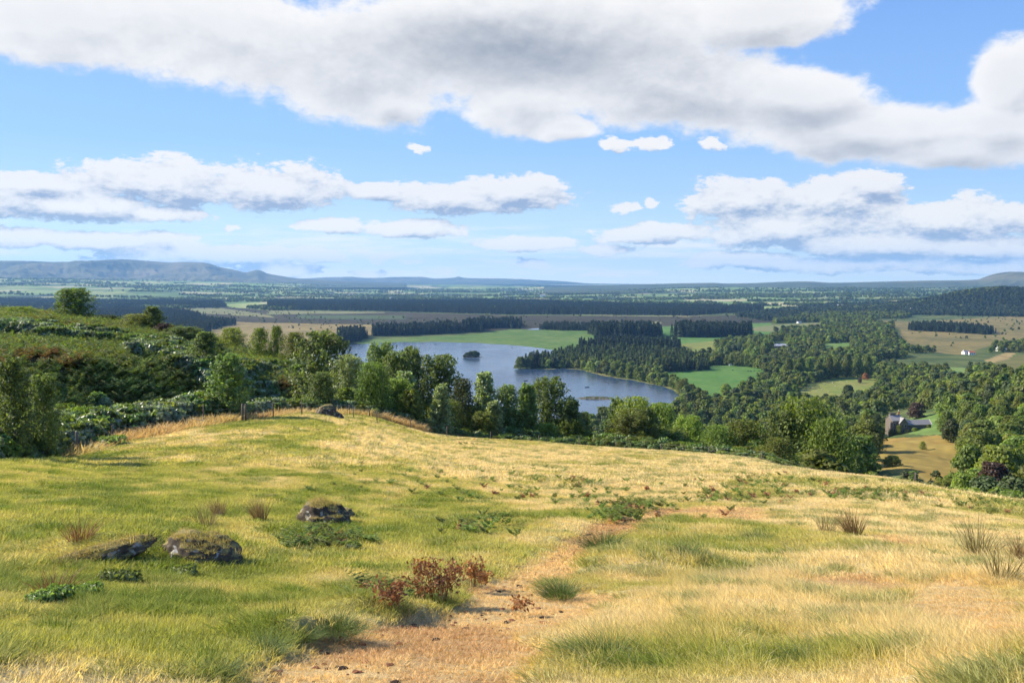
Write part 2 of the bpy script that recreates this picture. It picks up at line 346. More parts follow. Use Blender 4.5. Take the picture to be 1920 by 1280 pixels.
class MB:
    """collects boxes, prisms and tubes into one mesh"""
    def __init__(s): s.V = []; s.Fc = []
    def add(s, V, Fc):
        k = len(s.V); s.V += [tuple(v) for v in V]; s.Fc += [tuple(i + k for i in f) for f in Fc]; return s
    def box(s, x0, x1, y0, y1, z0, z1):
        return s.add([(x0,y0,z0),(x1,y0,z0),(x1,y1,z0),(x0,y1,z0),(x0,y0,z1),(x1,y0,z1),(x1,y1,z1),(x0,y1,z1)], [(0,3,2,1),(4,5,6,7),(0,1,5,4),(1,2,6,5),(2,3,7,6),(3,0,4,7)])
    def tube(s, pts, rad, n=6, cap=True):
        k = len(s.V); P = [Vector(p) for p in pts]
        for i, p in enumerate(P):
            d = (P[min(i + 1, len(P) - 1)] - P[max(i - 1, 0)]).normalized(); a = d.orthogonal().normalized() if abs(d.z) < .9 else Vector((1, 0, 0)).cross(d).normalized(); b = d.cross(a)
            rr = rad[i] if hasattr(rad, '__len__') else rad
            for j in range(n): s.V.append(tuple(p + (a * cos(2 * pi * j / n) + b * sin(2 * pi * j / n)) * rr))
        for i in range(len(P) - 1):
            for j in range(n): s.Fc.append((k + i * n + j, k + i * n + (j + 1) % n, k + (i + 1) * n + (j + 1) % n, k + (i + 1) * n + j))
        if cap: s.Fc.append(tuple(k + j for j in range(n))[::-1]); s.Fc.append(tuple(k + (len(P) - 1) * n + j for j in range(n)))
        return s
    def mesh(s, name, mat=None, smooth=False):
        me = bpy.data.meshes.new(name); me.from_pydata(s.V, [], s.Fc)
        if mat: me.materials.append(mat)
        if smooth: me.polygons.foreach_set('use_smooth', [True] * len(me.polygons))
        me.update(); return me
    def build(s, name, mat, parent=None, smooth=False, **kw): return link(name, s.mesh(name, mat, smooth), parent, **kw)

# ------------------------------------------------------------------ materials
def newmat(name):
    m = bpy.data.materials.new(name); m.use_nodes = True; m.node_tree.nodes.clear(); T = NT(m.node_tree)
    out = T.n('ShaderNodeOutputMaterial'); return m, T, out
def bsdf(T, col, rough=.8, spec=.2, bump=None, bs=.3, bd=.05):
    b = T.n('ShaderNodeBsdfPrincipled'); T.put(b.inputs['Base Color'], col); T.put(b.inputs['Roughness'], rough); b.inputs['Specular IOR Level'].default_value = spec
    if bump is not None:
        bn = T.n('ShaderNodeBump'); bn.inputs['Strength'].default_value = bs; bn.inputs['Distance'].default_value = bd; T.l(bump, bn.inputs['Height']); T.l(bn.outputs[0], b.inputs['Normal'])
    return b
def simple(name, col, rough=.8, spec=.2, nscale=8., var=.25, bs=.2, bd=.02):
    m, T, out = newmat(name); tcn = T.n('ShaderNodeTexCoord'); v = tcn.outputs['Object']
    n = T.noise(v, nscale, 5, .6); c = T.mix(n, tuple(x * (1 - var) for x in col), tuple(min(1, x * (1 + var)) for x in col))
    b = bsdf(T, c, rough, spec, n, bs, bd); T.l(b.outputs[0], out.inputs[0]); return m
def leafmat(name, col, transl=.35, rough=.55, spec=.25, hue=.02, val=.35, tcol=None, dry=None):
    m, T, out = newmat(name); ge = T.n('ShaderNodeNewGeometry'); oi = T.n('ShaderNodeObjectInfo')
    hs = T.n('ShaderNodeHueSaturation'); hs.inputs['Color'].default_value = (*col, 1)
    T.put(hs.inputs['Hue'], T.m('MULTIPLY_ADD', T.m('SUBTRACT', oi.outputs['Random'], .5), hue * 2, .5))
    vv = T.m('MULTIPLY_ADD', T.m('SUBTRACT', ge.outputs['Random Per Island'], .5), val * 2, 1.0)
    tcn = T.n('ShaderNodeTexCoord'); cl = T.noise(tcn.outputs['Object'], .55, 3, .6)
    vv = T.m('MULTIPLY', vv, T.m('MULTIPLY_ADD', cl, .9, .55))
    vv = T.m('MULTIPLY', vv, T.m('MULTIPLY_ADD', oi.outputs['Random'], .45, .78))
    T.put(hs.inputs['Value'], vv)
    c = hs.outputs[0]
    if dry is not None: c = T.mix(T.ss(ge.outputs['Random Per Island'], .90, .97, 0, .7), c, dry)
    b = bsdf(T, c, rough, spec); tr = T.n('ShaderNodeBsdfTranslucent')
    T.l(T.mix(1., c, tcol or (1.5, 1.6, .6), 'MULTIPLY'), tr.inputs[0])
    mx = T.n('ShaderNodeMixShader'); mx.inputs[0].default_value = transl; T.l(b.outputs[0], mx.inputs[1]); T.l(tr.outputs[0], mx.inputs[2]); T.l(mx.outputs[0], out.inputs[0])
    return m
ML = dict(
 birch=leafmat('birch leaf', (.155, .205, .066), .42, .5, .3, .015, .45),
 silver=leafmat('pale leaf', (.27, .32, .14), .38, .42, .5, .015, .55),
 oak=leafmat('oak leaf', (.140, .176, .038), .38, .55, .25, .025, .45),
 ash=leafmat('ash leaf', (.162, .196, .044), .40, .55, .25, .025, .45),
 dark=leafmat('dark leaf', (.078, .104, .034), .26, .55, .25, .02, .40),
 lime=leafmat('yellow green leaf', (.23, .27, .055), .42, .5, .3, .02, .45),
 copper=leafmat('copper leaf', (.085, .054, .034), .25, .5, .3, .01, .4, tcol=(1.5, .9, .7)),
 rust=leafmat('russet leaf', (.30, .13, .06), .3, .6, .2, .01, .4, tcol=(1.4, .9, .6)),
 spruce=leafmat('spruce needles', (.044, .064, .033), .12, .65, .15, .015, .35),
 larch=leafmat('larch needles', (.100, .135, .045), .22, .6, .2, .015, .35),
 heather=leafmat('heather', (.10, .055, .03), .2, .7, .15, .03, .5),
 bracken=leafmat('bracken fronds', (.205, .255, .048), .42, .55, .3, .03, .5, dry=(.32, .18, .04)),
 scrub=leafmat('scrub leaf', (.115, .165, .045), .34, .42, .45, .02, .6),
 sallow=leafmat('sallow leaf', (.22, .26, .15), .28, .42, .5, .01, .6),
 deadfern=leafmat('dead bracken', (.40, .215, .10), .25, .75, .1, .01, .5, tcol=(1.3, .95, .6)),
 rustfern=leafmat('turning bracken', (.30, .17, .04), .35, .7, .2, .03, .5),
 dockleaf=leafmat('nettle leaf', (.19, .24, .075), .36, .45, .4, .02, .5),
)
MBARK = simple('bark', (.10, .075, .055), .9, .1, 14, .4, .5, .03)
MBIRCH = simple('birch bark', (.36, .33, .29), .8, .2, 9, .5, .4, .01)
MPOST = simple('weathered post', (.16, .13, .105), .9, .1, 30, .4, .5, .01)
MWIRE = simple('wire', (.22, .21, .20), .5, .5, 10, .1)
MSTONE = simple('grey stone wall', (.17, .145, .12), .9, .15, 2.2, .45, .6, .06)
MSLATE = simple('slate roof', (.30, .28, .27), .7, .3, 3.0, .2, .4, .03)
MWHITE = simple('white render', (.78, .76, .72), .85, .2, 2, .06)
MCOPE = simple('pale coping', (.52, .49, .44), .85, .2, 4, .15)
MGLASS = simple('window glass', (.03, .035, .045), .15, .6, 2, .1)
MRED = simple('red clay', (.35, .12, .07), .85, .2, 8, .2)
MTIN = simple('tin roof', (.42, .43, .45), .45, .5, 2, .1)
MBOAT = simple('tarred hull', (.05, .05, .055), .5, .4, 4, .2)
MBOATIN = simple('boat timber', (.20, .14, .09), .7, .3, 6, .2)
MCOW = simple('dark hide', (.030, .026, .024), .8, .2, 4, .3)
MSHEEP = simple('fleece', (.55, .52, .45), .95, .1, 12, .2)

# ground: colour attribute gives the lie of the crops and grasses, nodes add the fine grain
def groundmat(name, scales, bump, bd, rough=.95, var=.5):
    m, T, out = newmat(name); at = T.n('ShaderNodeAttribute', attribute_name='tint'); ge = T.n('ShaderNodeNewGeometry')
    P = ge.outputs['Position']; v = None
    for s, w in scales:
        n = T.m('MULTIPLY', T.m('SUBTRACT', T.noise(P, s, 6, .65), .5), w); v = n if v is None else T.m('ADD', v, n)
    vv = T.m('ADD', 1.0, T.m('MULTIPLY', v, var * 4)); vv = T.m('MAXIMUM', vv, .25)
    c = T.mix(1.0, at.outputs['Color'], T.xyz(vv, vv, vv), 'MULTIPLY')
    b = bsdf(T, c, rough, .1, v, bump, bd); T.l(b.outputs[0], out.inputs[0]); return m
MG_MEADOW = groundmat('meadow turf', [(1.1, .35), (7, .5), (38, .5)], .8, .06, var=.42)
MG_HILL = groundmat('bracken litter', [(.25, .5), (1.5, .5)], .6, .3)
MG_VALLEY = groundmat('valley turf', [(.02, .35), (.12, .4), (.6, .25)], .4, .6, var=.38)
MG_MOOR = groundmat('moor heath', [(.006, .35), (.05, .35), (.3, .25)], .4, 1., var=.45)
def farmmat():
    m, T, out = newmat('farmland patchwork'); ge = T.n('ShaderNodeNewGeometry'); P = ge.outputs['Position']
    mp = T.n('ShaderNodeMapping'); T.l(P, mp.inputs[0]); mp.inputs['Scale'].default_value = (.0042, .0019, .0); mp.inputs['Rotation'].default_value = (0, 0, .25)
    wn = T.noise(mp.outputs[0], 1.2, 2, .5, out=1); ad = T.n('ShaderNodeVectorMath', operation='MULTIPLY_ADD'); T.l(wn, ad.inputs[0]); ad.inputs[1].default_value = (.6, .6, 0); T.l(mp.outputs[0], ad.inputs[2])
    vo = T.n('ShaderNodeTexVoronoi', distance='CHEBYCHEV'); T.l(ad.outputs[0], vo.inputs['Vector']); vo.inputs['Scale'].default_value = 1.
    se = T.n('ShaderNodeSeparateColor'); T.l(vo.outputs['Color'], se.inputs[0])
    c = T.ramp(se.outputs[0], [(0, (.11, .17, .05)), (.20, (.19, .28, .08)), (.42, (.30, .34, .12)), (.62, (.14, .21, .06)), (.74, (.42, .38, .20)), (.88, (.035, .06, .035)), (.95, (.22, .30, .10))], 'CONSTANT')
    ve = T.n('ShaderNodeTexVoronoi', feature='DISTANCE_TO_EDGE'); T.l(ad.outputs[0], ve.inputs['Vector']); ve.inputs['Scale'].default_value = 1.
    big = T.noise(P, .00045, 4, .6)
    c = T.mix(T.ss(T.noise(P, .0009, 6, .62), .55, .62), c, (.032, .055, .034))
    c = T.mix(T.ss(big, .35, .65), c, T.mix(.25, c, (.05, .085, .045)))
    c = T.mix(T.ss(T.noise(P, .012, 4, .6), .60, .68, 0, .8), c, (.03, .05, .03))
    b = bsdf(T, c, .95, .1); T.l(b.outputs[0], out.inputs[0]); return m
MG_FARM = farmmat()
def hillmat():
    m, T, out = newmat('upland grass and scree'); ge = T.n('ShaderNodeNewGeometry'); P = ge.outputs['Position']
    n = T.noise(P, .0016, 7, .62); c = T.ramp(n, [(.32, (.04, .05, .035)), (.5, (.13, .125, .07)), (.68, (.21, .17, .11))])
    sp = T.n('ShaderNodeSeparateXYZ'); T.l(ge.outputs['Normal'], sp.inputs[0])
    c = T.mix(T.ss(sp.outputs[2], .93, .75), c, (.10, .10, .09)); zz = T.n('ShaderNodeSeparateXYZ'); T.l(P, zz.inputs[0])
    c = T.mix(T.ss(zz.outputs[2], 60, -60, 0, .7), c, (.05, .08, .045))
    b = bsdf(T, c, .95, .1, n, .5, 30); T.l(b.outputs[0], out.inputs[0]); return m
MG_UPLAND = hillmat()

# ------------------------------------------------------------------ ground: one sheet cut along its land uses
G_ = dict(pas=((.082, .150, .034), (.125, .175, .048)), bright=((.078, .170, .036), (.105, .190, .045)), yellow=((.16, .20, .045), (.21, .21, .06)),
          moor=((.036, .034, .020), (.058, .050, .026)), gold=((.14, .125, .045), (.22, .170, .062)), rough=((.10, .115, .035), (.15, .14, .045)), lawn=((.12, .20, .045), (.16, .22, .06)),
          meadow=((.31, .175, .045), (.26, .19, .05)), moss=((.21, .16, .062), (.26, .20, .08)), pale=((.20, .18, .085), (.17, .19, .075)), shore=((.16, .17, .05), (.22, .20, .08)), stub=((.28, .20, .08), (.32, .24, .10)), dim=((.055, .085, .035), (.075, .10, .04)))
MOORP = [(-900, 583), (280, 583), (415, 574), (503, 582), (700, 584), (960, 591), (1290, 593), (1450, 589), (1460, 604), (1240, 611), (1020, 617), (870, 622), (690, 630), (660, 640), (560, 690), (300, 700), (-900, 660)]
ZONES = [  # name, outline in the photograph, nearest distance, tints, label
 ('moorland', MOORP, 1500, 'moor', 'brown heather moor stretching flat beyond the lake'),
 ('pasture_field', [(650, 650), (690, 636), (870, 628), (960, 617), (1015, 617), (1110, 620), (1110, 633), (1100, 645), (1060, 658), (1000, 656), (850, 648)], 1500, 'pas', 'green pasture along the far shore of the lake'),
 ('pasture_field', [(1110, 620), (1230, 612), (1270, 612), (1445, 605), (1445, 632), (1330, 640), (1240, 648), (1110, 640)], 1500, 'bright', 'shaded green pasture between the dark conifer blocks'),
 ('pasture_field', [(1235, 648), (1330, 640), (1445, 632), (1450, 652), (1560, 664), (1500, 684), (1400, 680), (1280, 676), (1110, 660)], 1000, 'yellow', 'yellow green pasture left of the farm shed'),
 ('pasture_field', [(1205, 700), (1250, 690), (1330, 685), (1400, 684), (1450, 694), (1445, 725), (1400, 750), (1345, 768), (1300, 745), (1255, 712)], 700, 'bright', 'bright green grazed field behind the lake'),
 ('pasture_field', [(1460, 752), (1500, 722), (1560, 708), (1640, 700), (1660, 716), (1650, 750), (1560, 768), (1480, 768)], 600, 'yellow', 'yellow green sloping field right of the bright field'),
 ('pasture_field', [(1530, 655), (1545, 643), (1600, 642), (1610, 660), (1570, 665)], 900, 'lawn', 'small green field among woods right of the farm shed'),
 ('rough_meadow', [(1560, 822), (1640, 822), (1700, 820), (1760, 815), (1810, 840), (1840, 880), (1830, 920), (1740, 905), (1620, 870), (1560, 850)], 150, 'meadow', 'ochre rough meadow below the stone house'),
 ('garden_lawn', [(1695, 812), (1712, 794), (1768, 790), (1775, 812), (1740, 816)], 250, 'lawn', 'sunlit lawn in front of the long low wing'),
 ('garden_lawn', [(1700, 797), (1712, 776), (1775, 774), (1772, 790)], 250, 'lawn', 'strip of lawn behind the stone house roof'),
 ('pasture_field', [(1740, 708), (1760, 690), (1800, 688), (1850, 700), (1880, 730), (1800, 716)], 500, 'lawn', 'thin green strip between wooded banks'),
 ('rough_meadow', [(1845, 676), (1885, 661), (1905, 661), (1890, 674), (1860, 680)], 900, 'stub', 'pale stubble patch near the white cottages'),
 ('rough_meadow', [(1850, 682), (1895, 672), (1920, 664), (2150, 664), (2150, 735), (1920, 730), (1880, 715)], 600, 'rough', 'rough olive field at the right edge'),
 ('rough_meadow', [(1640, 600), (1720, 603), (1920, 591), (2300, 591), (2300, 655), (1900, 640), (1850, 650), (1800, 665), (1690, 655), (1690, 620)], 1300, 'gold', 'golden moor grass with scattered shrubs at right'),
 ('pasture_field', [(1390, 618), (1440, 610), (1545, 604), (1545, 612), (1440, 622)], 1500, 'pale', 'thin pale strip field beyond the woods'),
 ('lake_shore', [(1020, 692), (1060, 688), (1110, 690), (1150, 704), (1200, 714), (1290, 732), (1290, 740), (1220, 728), (1160, 714), (1105, 698)], 800, 'shore', 'narrow grassy shore of the wooded point'),
]
EXTRA = [('pale', [(503, 582), (700, 584), (730, 586), (600, 588), (503, 590)]), ('pale', [(280, 580), (415, 577), (500, 590), (520, 596), (430, 590), (280, 584)]),
         ('moss', [(380, 600), (470, 604), (700, 609), (760, 612), (690, 628), (640, 650), (520, 690), (250, 690)]), ('pale', [(1210, 608), (1232, 601), (1235, 604), (1240, 606), (1215, 609)]),
         ('pale', [(1065, 590), (1200, 591), (1340, 590), (1290, 594), (1200, 593)]), ('dim', [(560, 590), (760, 592), (760, 598), (560, 597)])]
def ground():
    ths = np.concatenate([np.radians(np.arange(-180, -44, 4.)), np.radians(np.arange(-44, 44, .135)), np.radians(np.arange(44, 180.1, 4.))]); ths[-1] = pi
    rs = np.concatenate([[.25, .8, 1.6], np.exp(np.arange(math.log(2.6), math.log(13500), .0088)), np.geomspace(14000, 25500, 14)])
    A, B = np.meshgrid(ths, rs, indexing='ij'); x = B * np.sin(A); y = B * np.cos(A); z = Hd(x.ravel(), y.ravel()).reshape(x.shape)
    nA, nB = x.shape; X, Y, Z = x.ravel(), y.ravel(), z.ravel(); Rr = B.ravel(); Th = A.ravel()
    tr, pa = masks(X, Y); 
    Z = Z - tr * .10
    # tints
    n1 = fbm(X, Y, 9., 4); n2 = fbm(X, Y, 1.6, 4, off=5); n3 = fbm(X, Y, 220., 4, off=8); n4 = fbm(X, Y, 35., 4, off=2)
    px, py = topix(X, Y, Z)
    tint = meadow_tint(X, Y, Rr, px, py, tr, pa, n1, n2)
    er = edge_r(Th); out = Rr > er
    L = lambda a, b, t: np.array(a)[None, :] * (1 - t[:, None]) + np.array(b)[None, :] * t[:, None]
    hc = L((.035, .030, .014), (.07, .055, .02), sstep(n4, .35, .65)); vc = L((.055, .085, .028), (.11, .13, .04), sstep(n4, .3, .7))
    left = (Th < R(-9)) & (Rr < 420)
    tint = np.where(out[:, None], np.where(left[:, None], hc, vc), tint)
    for nm, poly, rmin, key, lab in ZONES:
        s = inpoly(px, py, poly) & (Rr > rmin); a, b = G_[key]; tint[s] = L(a, b, sstep(n3[s] * .35 + n4[s] * .35 + n1[s] * .3, .38, .60)) * (.85 + .3 * n1[s])[:, None]
    for key, poly in EXTRA:
        s = inpoly(px + (n4 - .5) * 20, py + (n3 - .5) * 3, poly) & (Rr > 1500); a, b = G_[key]; tint[s] = L(a, b, sstep(n4[s], .3, .7))
    idx = np.arange(nA * nB).reshape(nA, nB)
    Q = np.stack([idx[:-1, :-1], idx[1:, :-1], idx[1:, 1:], idx[:-1, 1:]], -1).reshape(-1, 4)[:, ::-1]
    cx, cy, cz = X[Q].mean(1), Y[Q].mean(1), Z[Q].mean(1); cr = np.hypot(cx, cy); ct = np.arctan2(cx, cy); cpx, cpy = topix(cx, cy, cz)
    zid = np.full(len(Q), 1); zid[cr > 3900] = 2
    zid[(ct < R(-9)) & (cr < 420)] = 3; zid[cr < edge_r(ct) + 1] = 0
    names = [('meadow', 'sloping dry hill pasture in the foreground', MG_MEADOW), ('valley_floor', 'low wooded valley ground round the lake', MG_VALLEY),
             ('farmland', 'distant patchwork of fields on the plain', MG_FARM), ('hillside', 'bracken covered hillside behind the fence', MG_HILL)]
    for i, (nm, poly, rmin, key, lab) in enumerate(ZONES):
        s = inpoly(cpx, cpy, poly) & (cr > rmin); zid[s] = 4 + i; names.append((nm, lab, MG_MOOR if nm == 'moorland' else MG_VALLEY))
    P = np.stack([X, Y, Z], 1); C4 = np.concatenate([tint, np.ones((len(tint), 1))], 1)
    for i, (nm, lab, mt) in enumerate(names):
        q = Q[zid == i]
        if not len(q): continue
        u, inv = np.unique(q, return_inverse=True); me = meshnp(nm, P[u], inv.reshape(-1, 4), None, [mt], True, {'tint': ('FLOAT_COLOR', 'POINT', C4[u])})
        tag(link(nm, me), lab, nm.replace('_', ' '), kind='structure')

BL_GREEN = [(200, 1000, 330, 120), (300, 1180, 300, 90), (700, 960, 260, 70), (60, 900, 200, 60), (520, 1080, 200, 80), (1340, 1040, 160, 50), (1260, 1240, 200, 50), (1500, 1230, 200, 50), (1400, 920, 60, 12), (1130, 1015, 60, 20), (1250, 965, 80, 14), (1600, 1010, 60, 20)]
BL_DRY = [(1000, 870, 420, 40), (1300, 880, 380, 40), (760, 840, 200, 40), (1700, 960, 300, 60), (1800, 1050, 200, 90), (1150, 920, 220, 30), (1750, 1180, 260, 90), (1150, 1150, 160, 40), (330, 820, 200, 14), (1450, 1120, 250, 60)]
def dryness(X, Y, px, py, n1, n2):
    g = np.zeros_like(X); d = np.zeros_like(X)
    for a, b, c, e in BL_GREEN: g = np.maximum(g, np.exp(-(((px - a) / c) ** 2 + ((py - b) / e) ** 2)))
    for a, b, c, e in BL_DRY: d = np.maximum(d, np.exp(-(((px - a) / c) ** 2 + ((py - b) / e) ** 2)))
    v = .50 + .70 * d - .36 * g + (n1 - .5) * .9 + (n2 - .5) * 1.5
    return np.clip(v, 0, 1)
def meadow_tint(X, Y, Rr, px, py, tr, pa, n1, n2):
    d = dryness(X, Y, px, py, n1, n2)[:, None]
    g0, g1, s0, s1 = (np.array(c) for c in ((.150, .175, .028), (.28, .275, .058), (.39, .33, .11), (.52, .42, .22)))
    c = np.where(d < .33, g0 + (g1 - g0) * (d / .33), np.where(d < .7, g1 + (s0 - g1) * ((d - .33) / .37), s0 + (s1 - s0) * ((d - .7) / .3)))
    t = np.clip(tr * 1.0 + pa * .85, 0, 1)[:, None]
    tc_ = np.array((.53, .375, .170)) + (np.array((.42, .265, .120)) - np.array((.53, .375, .170))) * sstep(n2, .52, .68)[:, None]
    return c * (1 - t) + tc_ * t
ground()

# ------------------------------------------------------------------ lake, far pool, hills
def watermat():
    m, T, out = newmat('lake water'); ge = T.n('ShaderNodeNewGeometry'); P = ge.outputs['Position']
    mp = T.n('ShaderNodeMapping'); T.l(P, mp.inputs[0]); mp.inputs['Scale'].default_value = (1, .55, 1); mp.inputs['Rotation'].default_value = (0, 0, .5)
    n = T.m('ADD', T.m('MULTIPLY', T.noise(mp.outputs[0], .55, 4, .6), .5), T.m('MULTIPLY', T.noise(mp.outputs[0], .06, 3, .5), 1.0))
    big = T.noise(mp.outputs[0], .006, 4, .6)
    b = bsdf(T, (.035, .065, .115), .16, .5); T.put(b.inputs['Roughness'], T.ss(big, .35, .65, .10, .24)); b.inputs['IOR'].default_value = 1.33
    bn = T.n('ShaderNodeBump'); bn.inputs['Strength'].default_value = .35; bn.inputs['Distance'].default_value = 1.2; T.l(n, bn.inputs['Height']); T.l(bn.outputs[0], b.inputs['Normal'])
    T.l(b.outputs[0], out.inputs[0]); return m
MWATER = watermat()
ZW = -119.0
def onplane(px, py, z=ZW):
    th, t = ray(px, py); r = z / float(t); return (r * sin(float(th)), r * cos(float(th)), z)
SHORE = [(600, 652), (650, 646), (700, 643), (760, 641), (830, 641), (900, 643), (960, 647), (1010, 652), (1040, 656), (1056, 660), (1020, 668), (985, 676), (966, 684), (962, 690), (985, 692), (1030, 692), (1060, 691),
         (1095, 694), (1110, 699), (1130, 704), (1160, 709), (1190, 713), (1215, 719), (1240, 723), (1262, 731), (1275, 742), (1276, 756), (1262, 768), (1230, 778), (1100, 800), (900, 820), (720, 800), (600, 740), (560, 690)]
def densify(poly, k, amp, seed=0):
    out = []; n = len(poly); rr = np.random.default_rng(seed)
    for i in range(n):
        a = np.array(poly[i]); b = np.array(poly[(i + 1) % n])
        for j in range(k):
            p = a + (b - a) * j / k; out.append(tuple(p + (rr.random(2) - .5) * amp * (0 if j == 0 else 1)))
    return out
def sheet(name, pts, mat):
    bm_V = [Vector(p) for p in pts]; from mathutils.geometry import tessellate_polygon
    tris = tessellate_polygon([bm_V]); me = bpy.data.meshes.new(name); tt = []
    for t in tris:
        a, b, c = (bm_V[i] for i in t)
        tt.append(t if (b - a).cross(c - a).z > 0 else t[::-1])
    me.from_pydata([tuple(v) for v in bm_V], [], tt); me.materials.append(mat); me.update(); return link(name, me)
lakeo = sheet('lake', [onplane(x, y) for x, y in densify(SHORE, 4, 1.2, 3)], MWATER)
tag(lakeo, 'blue rippled lake in the middle of the valley', 'lake', kind='structure')
pool = sheet('pond', [onplane(x, y, -118.9) for x, y in [(985, 618), (1000, 615.6), (1018, 614.6), (1019, 617), (1010, 618.4)]], MWATER)
tag(pool, 'small pale sliver of water beyond the far pasture', 'pond', kind='structure')

def ridge(name, prof, rb, rc, zb, label, gul=.5, seed=0, scarp=.55):
    pts = np.array(prof, float); pxs = np.arange(pts[0, 0], pts[-1, 0] + .1, 2.)
    ys = pchip(pts[:, 0], pts[:, 1], pxs); th, t = ray(pxs, ys); nt = 90; f = np.concatenate([np.linspace(0, 1, nt), 1 + np.linspace(.03, .6, 12)])
    TH_, Fq = np.meshgrid(th, f, indexing='ij'); rr_ = rb + (rc - rb) * Fq
    x, y = rr_ * np.sin(TH_), rr_ * np.cos(TH_)
    zc = (t * rc)[:, None]; n = fbm(x, y, (rc - rb) * .22, 5, .55, off=seed); g = fbm(TH_ * rc, y * .35, (rc - rb) * .10, 5, .6, off=seed + 3)
    s = np.where(Fq < 1, Fq ** .9, 1 - (Fq - 1) * .6); sc_ = sstep(Fq + (n - .5) * .35, scarp, .98)
    prof_ = .55 * s + .45 * sc_; env = np.clip(Fq, 0, 1) * np.clip(1 - Fq, 0, 1) * 4
    zz = zb + (zc - zb) * np.where(Fq < 1, np.minimum(prof_ + (g - .5) * gul * env + (n - .5) * .3 * env, 1.0 - .02 * (1 - Fq)), s)
    k = np.arange(x.size).reshape(x.shape); Q = np.stack([k[:-1, :-1], k[1:, :-1], k[1:, 1:], k[:-1, 1:]], -1).reshape(-1, 4)[:, ::-1]
    me = meshnp(name, np.stack([x, y, zz], -1).reshape(-1, 3), Q, None, [MG_UPLAND], True)
    return tag(link(name, me), label, 'hills', kind='structure')
ridge('hills', [(-900, 500), (-400, 492), (-150, 488), (0, 489), (60, 490), (105, 491), (150, 490.5), (215, 486.5), (250, 488), (290, 490), (320, 492), (345, 491), (370, 491.5), (392, 494), (410, 500), (435, 505), (462, 510.5), (470, 508.5), (482, 506), (492, 508.5), (500, 512), (525, 517), (560, 522), (640, 527), (760, 531)],
      10500, 15500, -70, 'long blue upland with a small knob at its right end', .55, 1)
ridge('hills', [(480, 526), (580, 521.5), (620, 519.5), (660, 519), (690, 521), (750, 519.3), (790, 519), (815, 522), (850, 520.5), (860, 518.5), (868, 520.5), (882, 521.5), (930, 522), (970, 523), (1010, 525), (1060, 527.5), (1100, 531), (1150, 532.5), (1250, 534)],
      17000, 22000, -60, 'low far blue hills in the middle of the horizon', .5, 5)
ridge('hills', [(1020, 538), (1120, 535), (1200, 533.2), (1240, 532), (1340, 530.3), (1360, 531.5), (1400, 531), (1480, 528), (1510, 527.5), (1560, 530), (1650, 528), (1740, 526), (1800, 525.5), (1832, 524), (1850, 518), (1872, 512), (1900, 509.5), (1920, 510), (1960, 513), (2100, 520), (2600, 515)],
      7500, 11500, -95, 'dark blue moorland ridge on the right horizon', .4, 9)

# ------------------------------------------------------------------ leaves, crowns, trunks
def quads(P, N, U, sx, sy, fold=.25):
    """leaf clumps: kites at P facing N, long axis U"""
    N = N / np.linalg.norm(N, axis=1, keepdims=True); U = U - N * (U * N).sum(1, keepdims=True); U /= np.linalg.norm(U, axis=1, keepdims=True) + 1e-9; S = np.cross(N, U)
    sx = np.asarray(sx).reshape(-1, 1); sy = np.asarray(sy).reshape(-1, 1)
    V = np.stack([P - U * sy, P + S * sx - N * sx * fold, P + U * sy, P - S * sx - N * sx * fold], 1).reshape(-1, 3)
    return V, np.arange(len(V)).reshape(-1, 4)
def rdir(n, rr): v = rr.normal(size=(n, 3)); return v / np.linalg.norm(v, axis=1, keepdims=True)
def crown_np(rr, h, w, base=.2, lobes=14, n=2000, ls=.4, top=.55, shape='oval', lobe=.36, elong=1.2, fill=.16):
    z0 = h * base; C_, RL = [], []
    for i in range(lobes):
        q = (i + .5) / lobes if i else 1.
        if shape == 'oval': env = math.sqrt(max(0, 1 - ((q - .42) / .60) ** 2))
        elif shape == 'cone': env = (1 - q) ** .8 + .08
        elif shape == 'column': env = min(1, 1.5 * (1 - q) + .25) * min(1, q * 3 + .5)
        else: env = math.sqrt(max(0.05, 1 - q * q * .8))
        a = rr.random() * 2 * pi; lr = w * .5 * lobe * (.75 + rr.random() * .6); rad = max(0, w * .5 * env - lr * .6) * math.sqrt(.25 + .75 * rr.random())
        C_.append((rad * cos(a), rad * sin(a), z0 + (h - z0) * q * .9 + lr * .1)); RL.append((lr, lr * elong * (.8 if shape != 'column' else 1.3)))
    C_ = np.array(C_); RL = np.array(RL); wgt = RL[:, 0] ** 2; k = rr.choice(lobes, n, p=wgt / wgt.sum())
    d = rdir(n, rr); d[:, 2] = np.where(d[:, 2] < -.3, -d[:, 2], d[:, 2]); s = .62 + .42 * rr.random(n) ** .6
    P = C_[k] + d * np.stack([RL[k, 0] * s, RL[k, 0] * s, RL[k, 1] * s], 1); P[:, 2] = np.clip(P[:, 2], z0 * .6, h * 1.03)
    nf = int(n * fill)
    if nf:
        q = rr.random(nf) ** .9; env = {'oval': np.sqrt(np.clip(1 - ((q - .42) / .60) ** 2, 0, 1)), 'cone': (1 - q) ** .75 * .9 + .06, 'column': np.minimum(1, 1.5 * (1 - q) + .2) * np.minimum(1, q * 3 + .5), 'dome': np.sqrt(np.clip(1 - q * q, 0, 1))}[shape] * (.80 + .3 * fbm(q * 9, np.zeros(nf), 1., 2, off=h + w))
        a = rr.random(nf) * 2 * pi; rad = env * w * .5 * rr.random(nf) ** .35 * (.82 + .3 * np.sin(a * 3 + q * 9 + w))
        P[:nf] = np.stack([rad * np.cos(a), rad * np.sin(a), z0 * .7 + (h - z0 * .7) * q], 1); d[:nf] = np.stack([np.cos(a), np.sin(a), q], 1)
    N = d + rdir(n, rr) * .75; U = rdir(n, rr) + np.array([0, 0, -.4]); sz = ls * (.55 + .8 * rr.random(n))
    return quads(P, N, U, sz * .5, sz * .75)
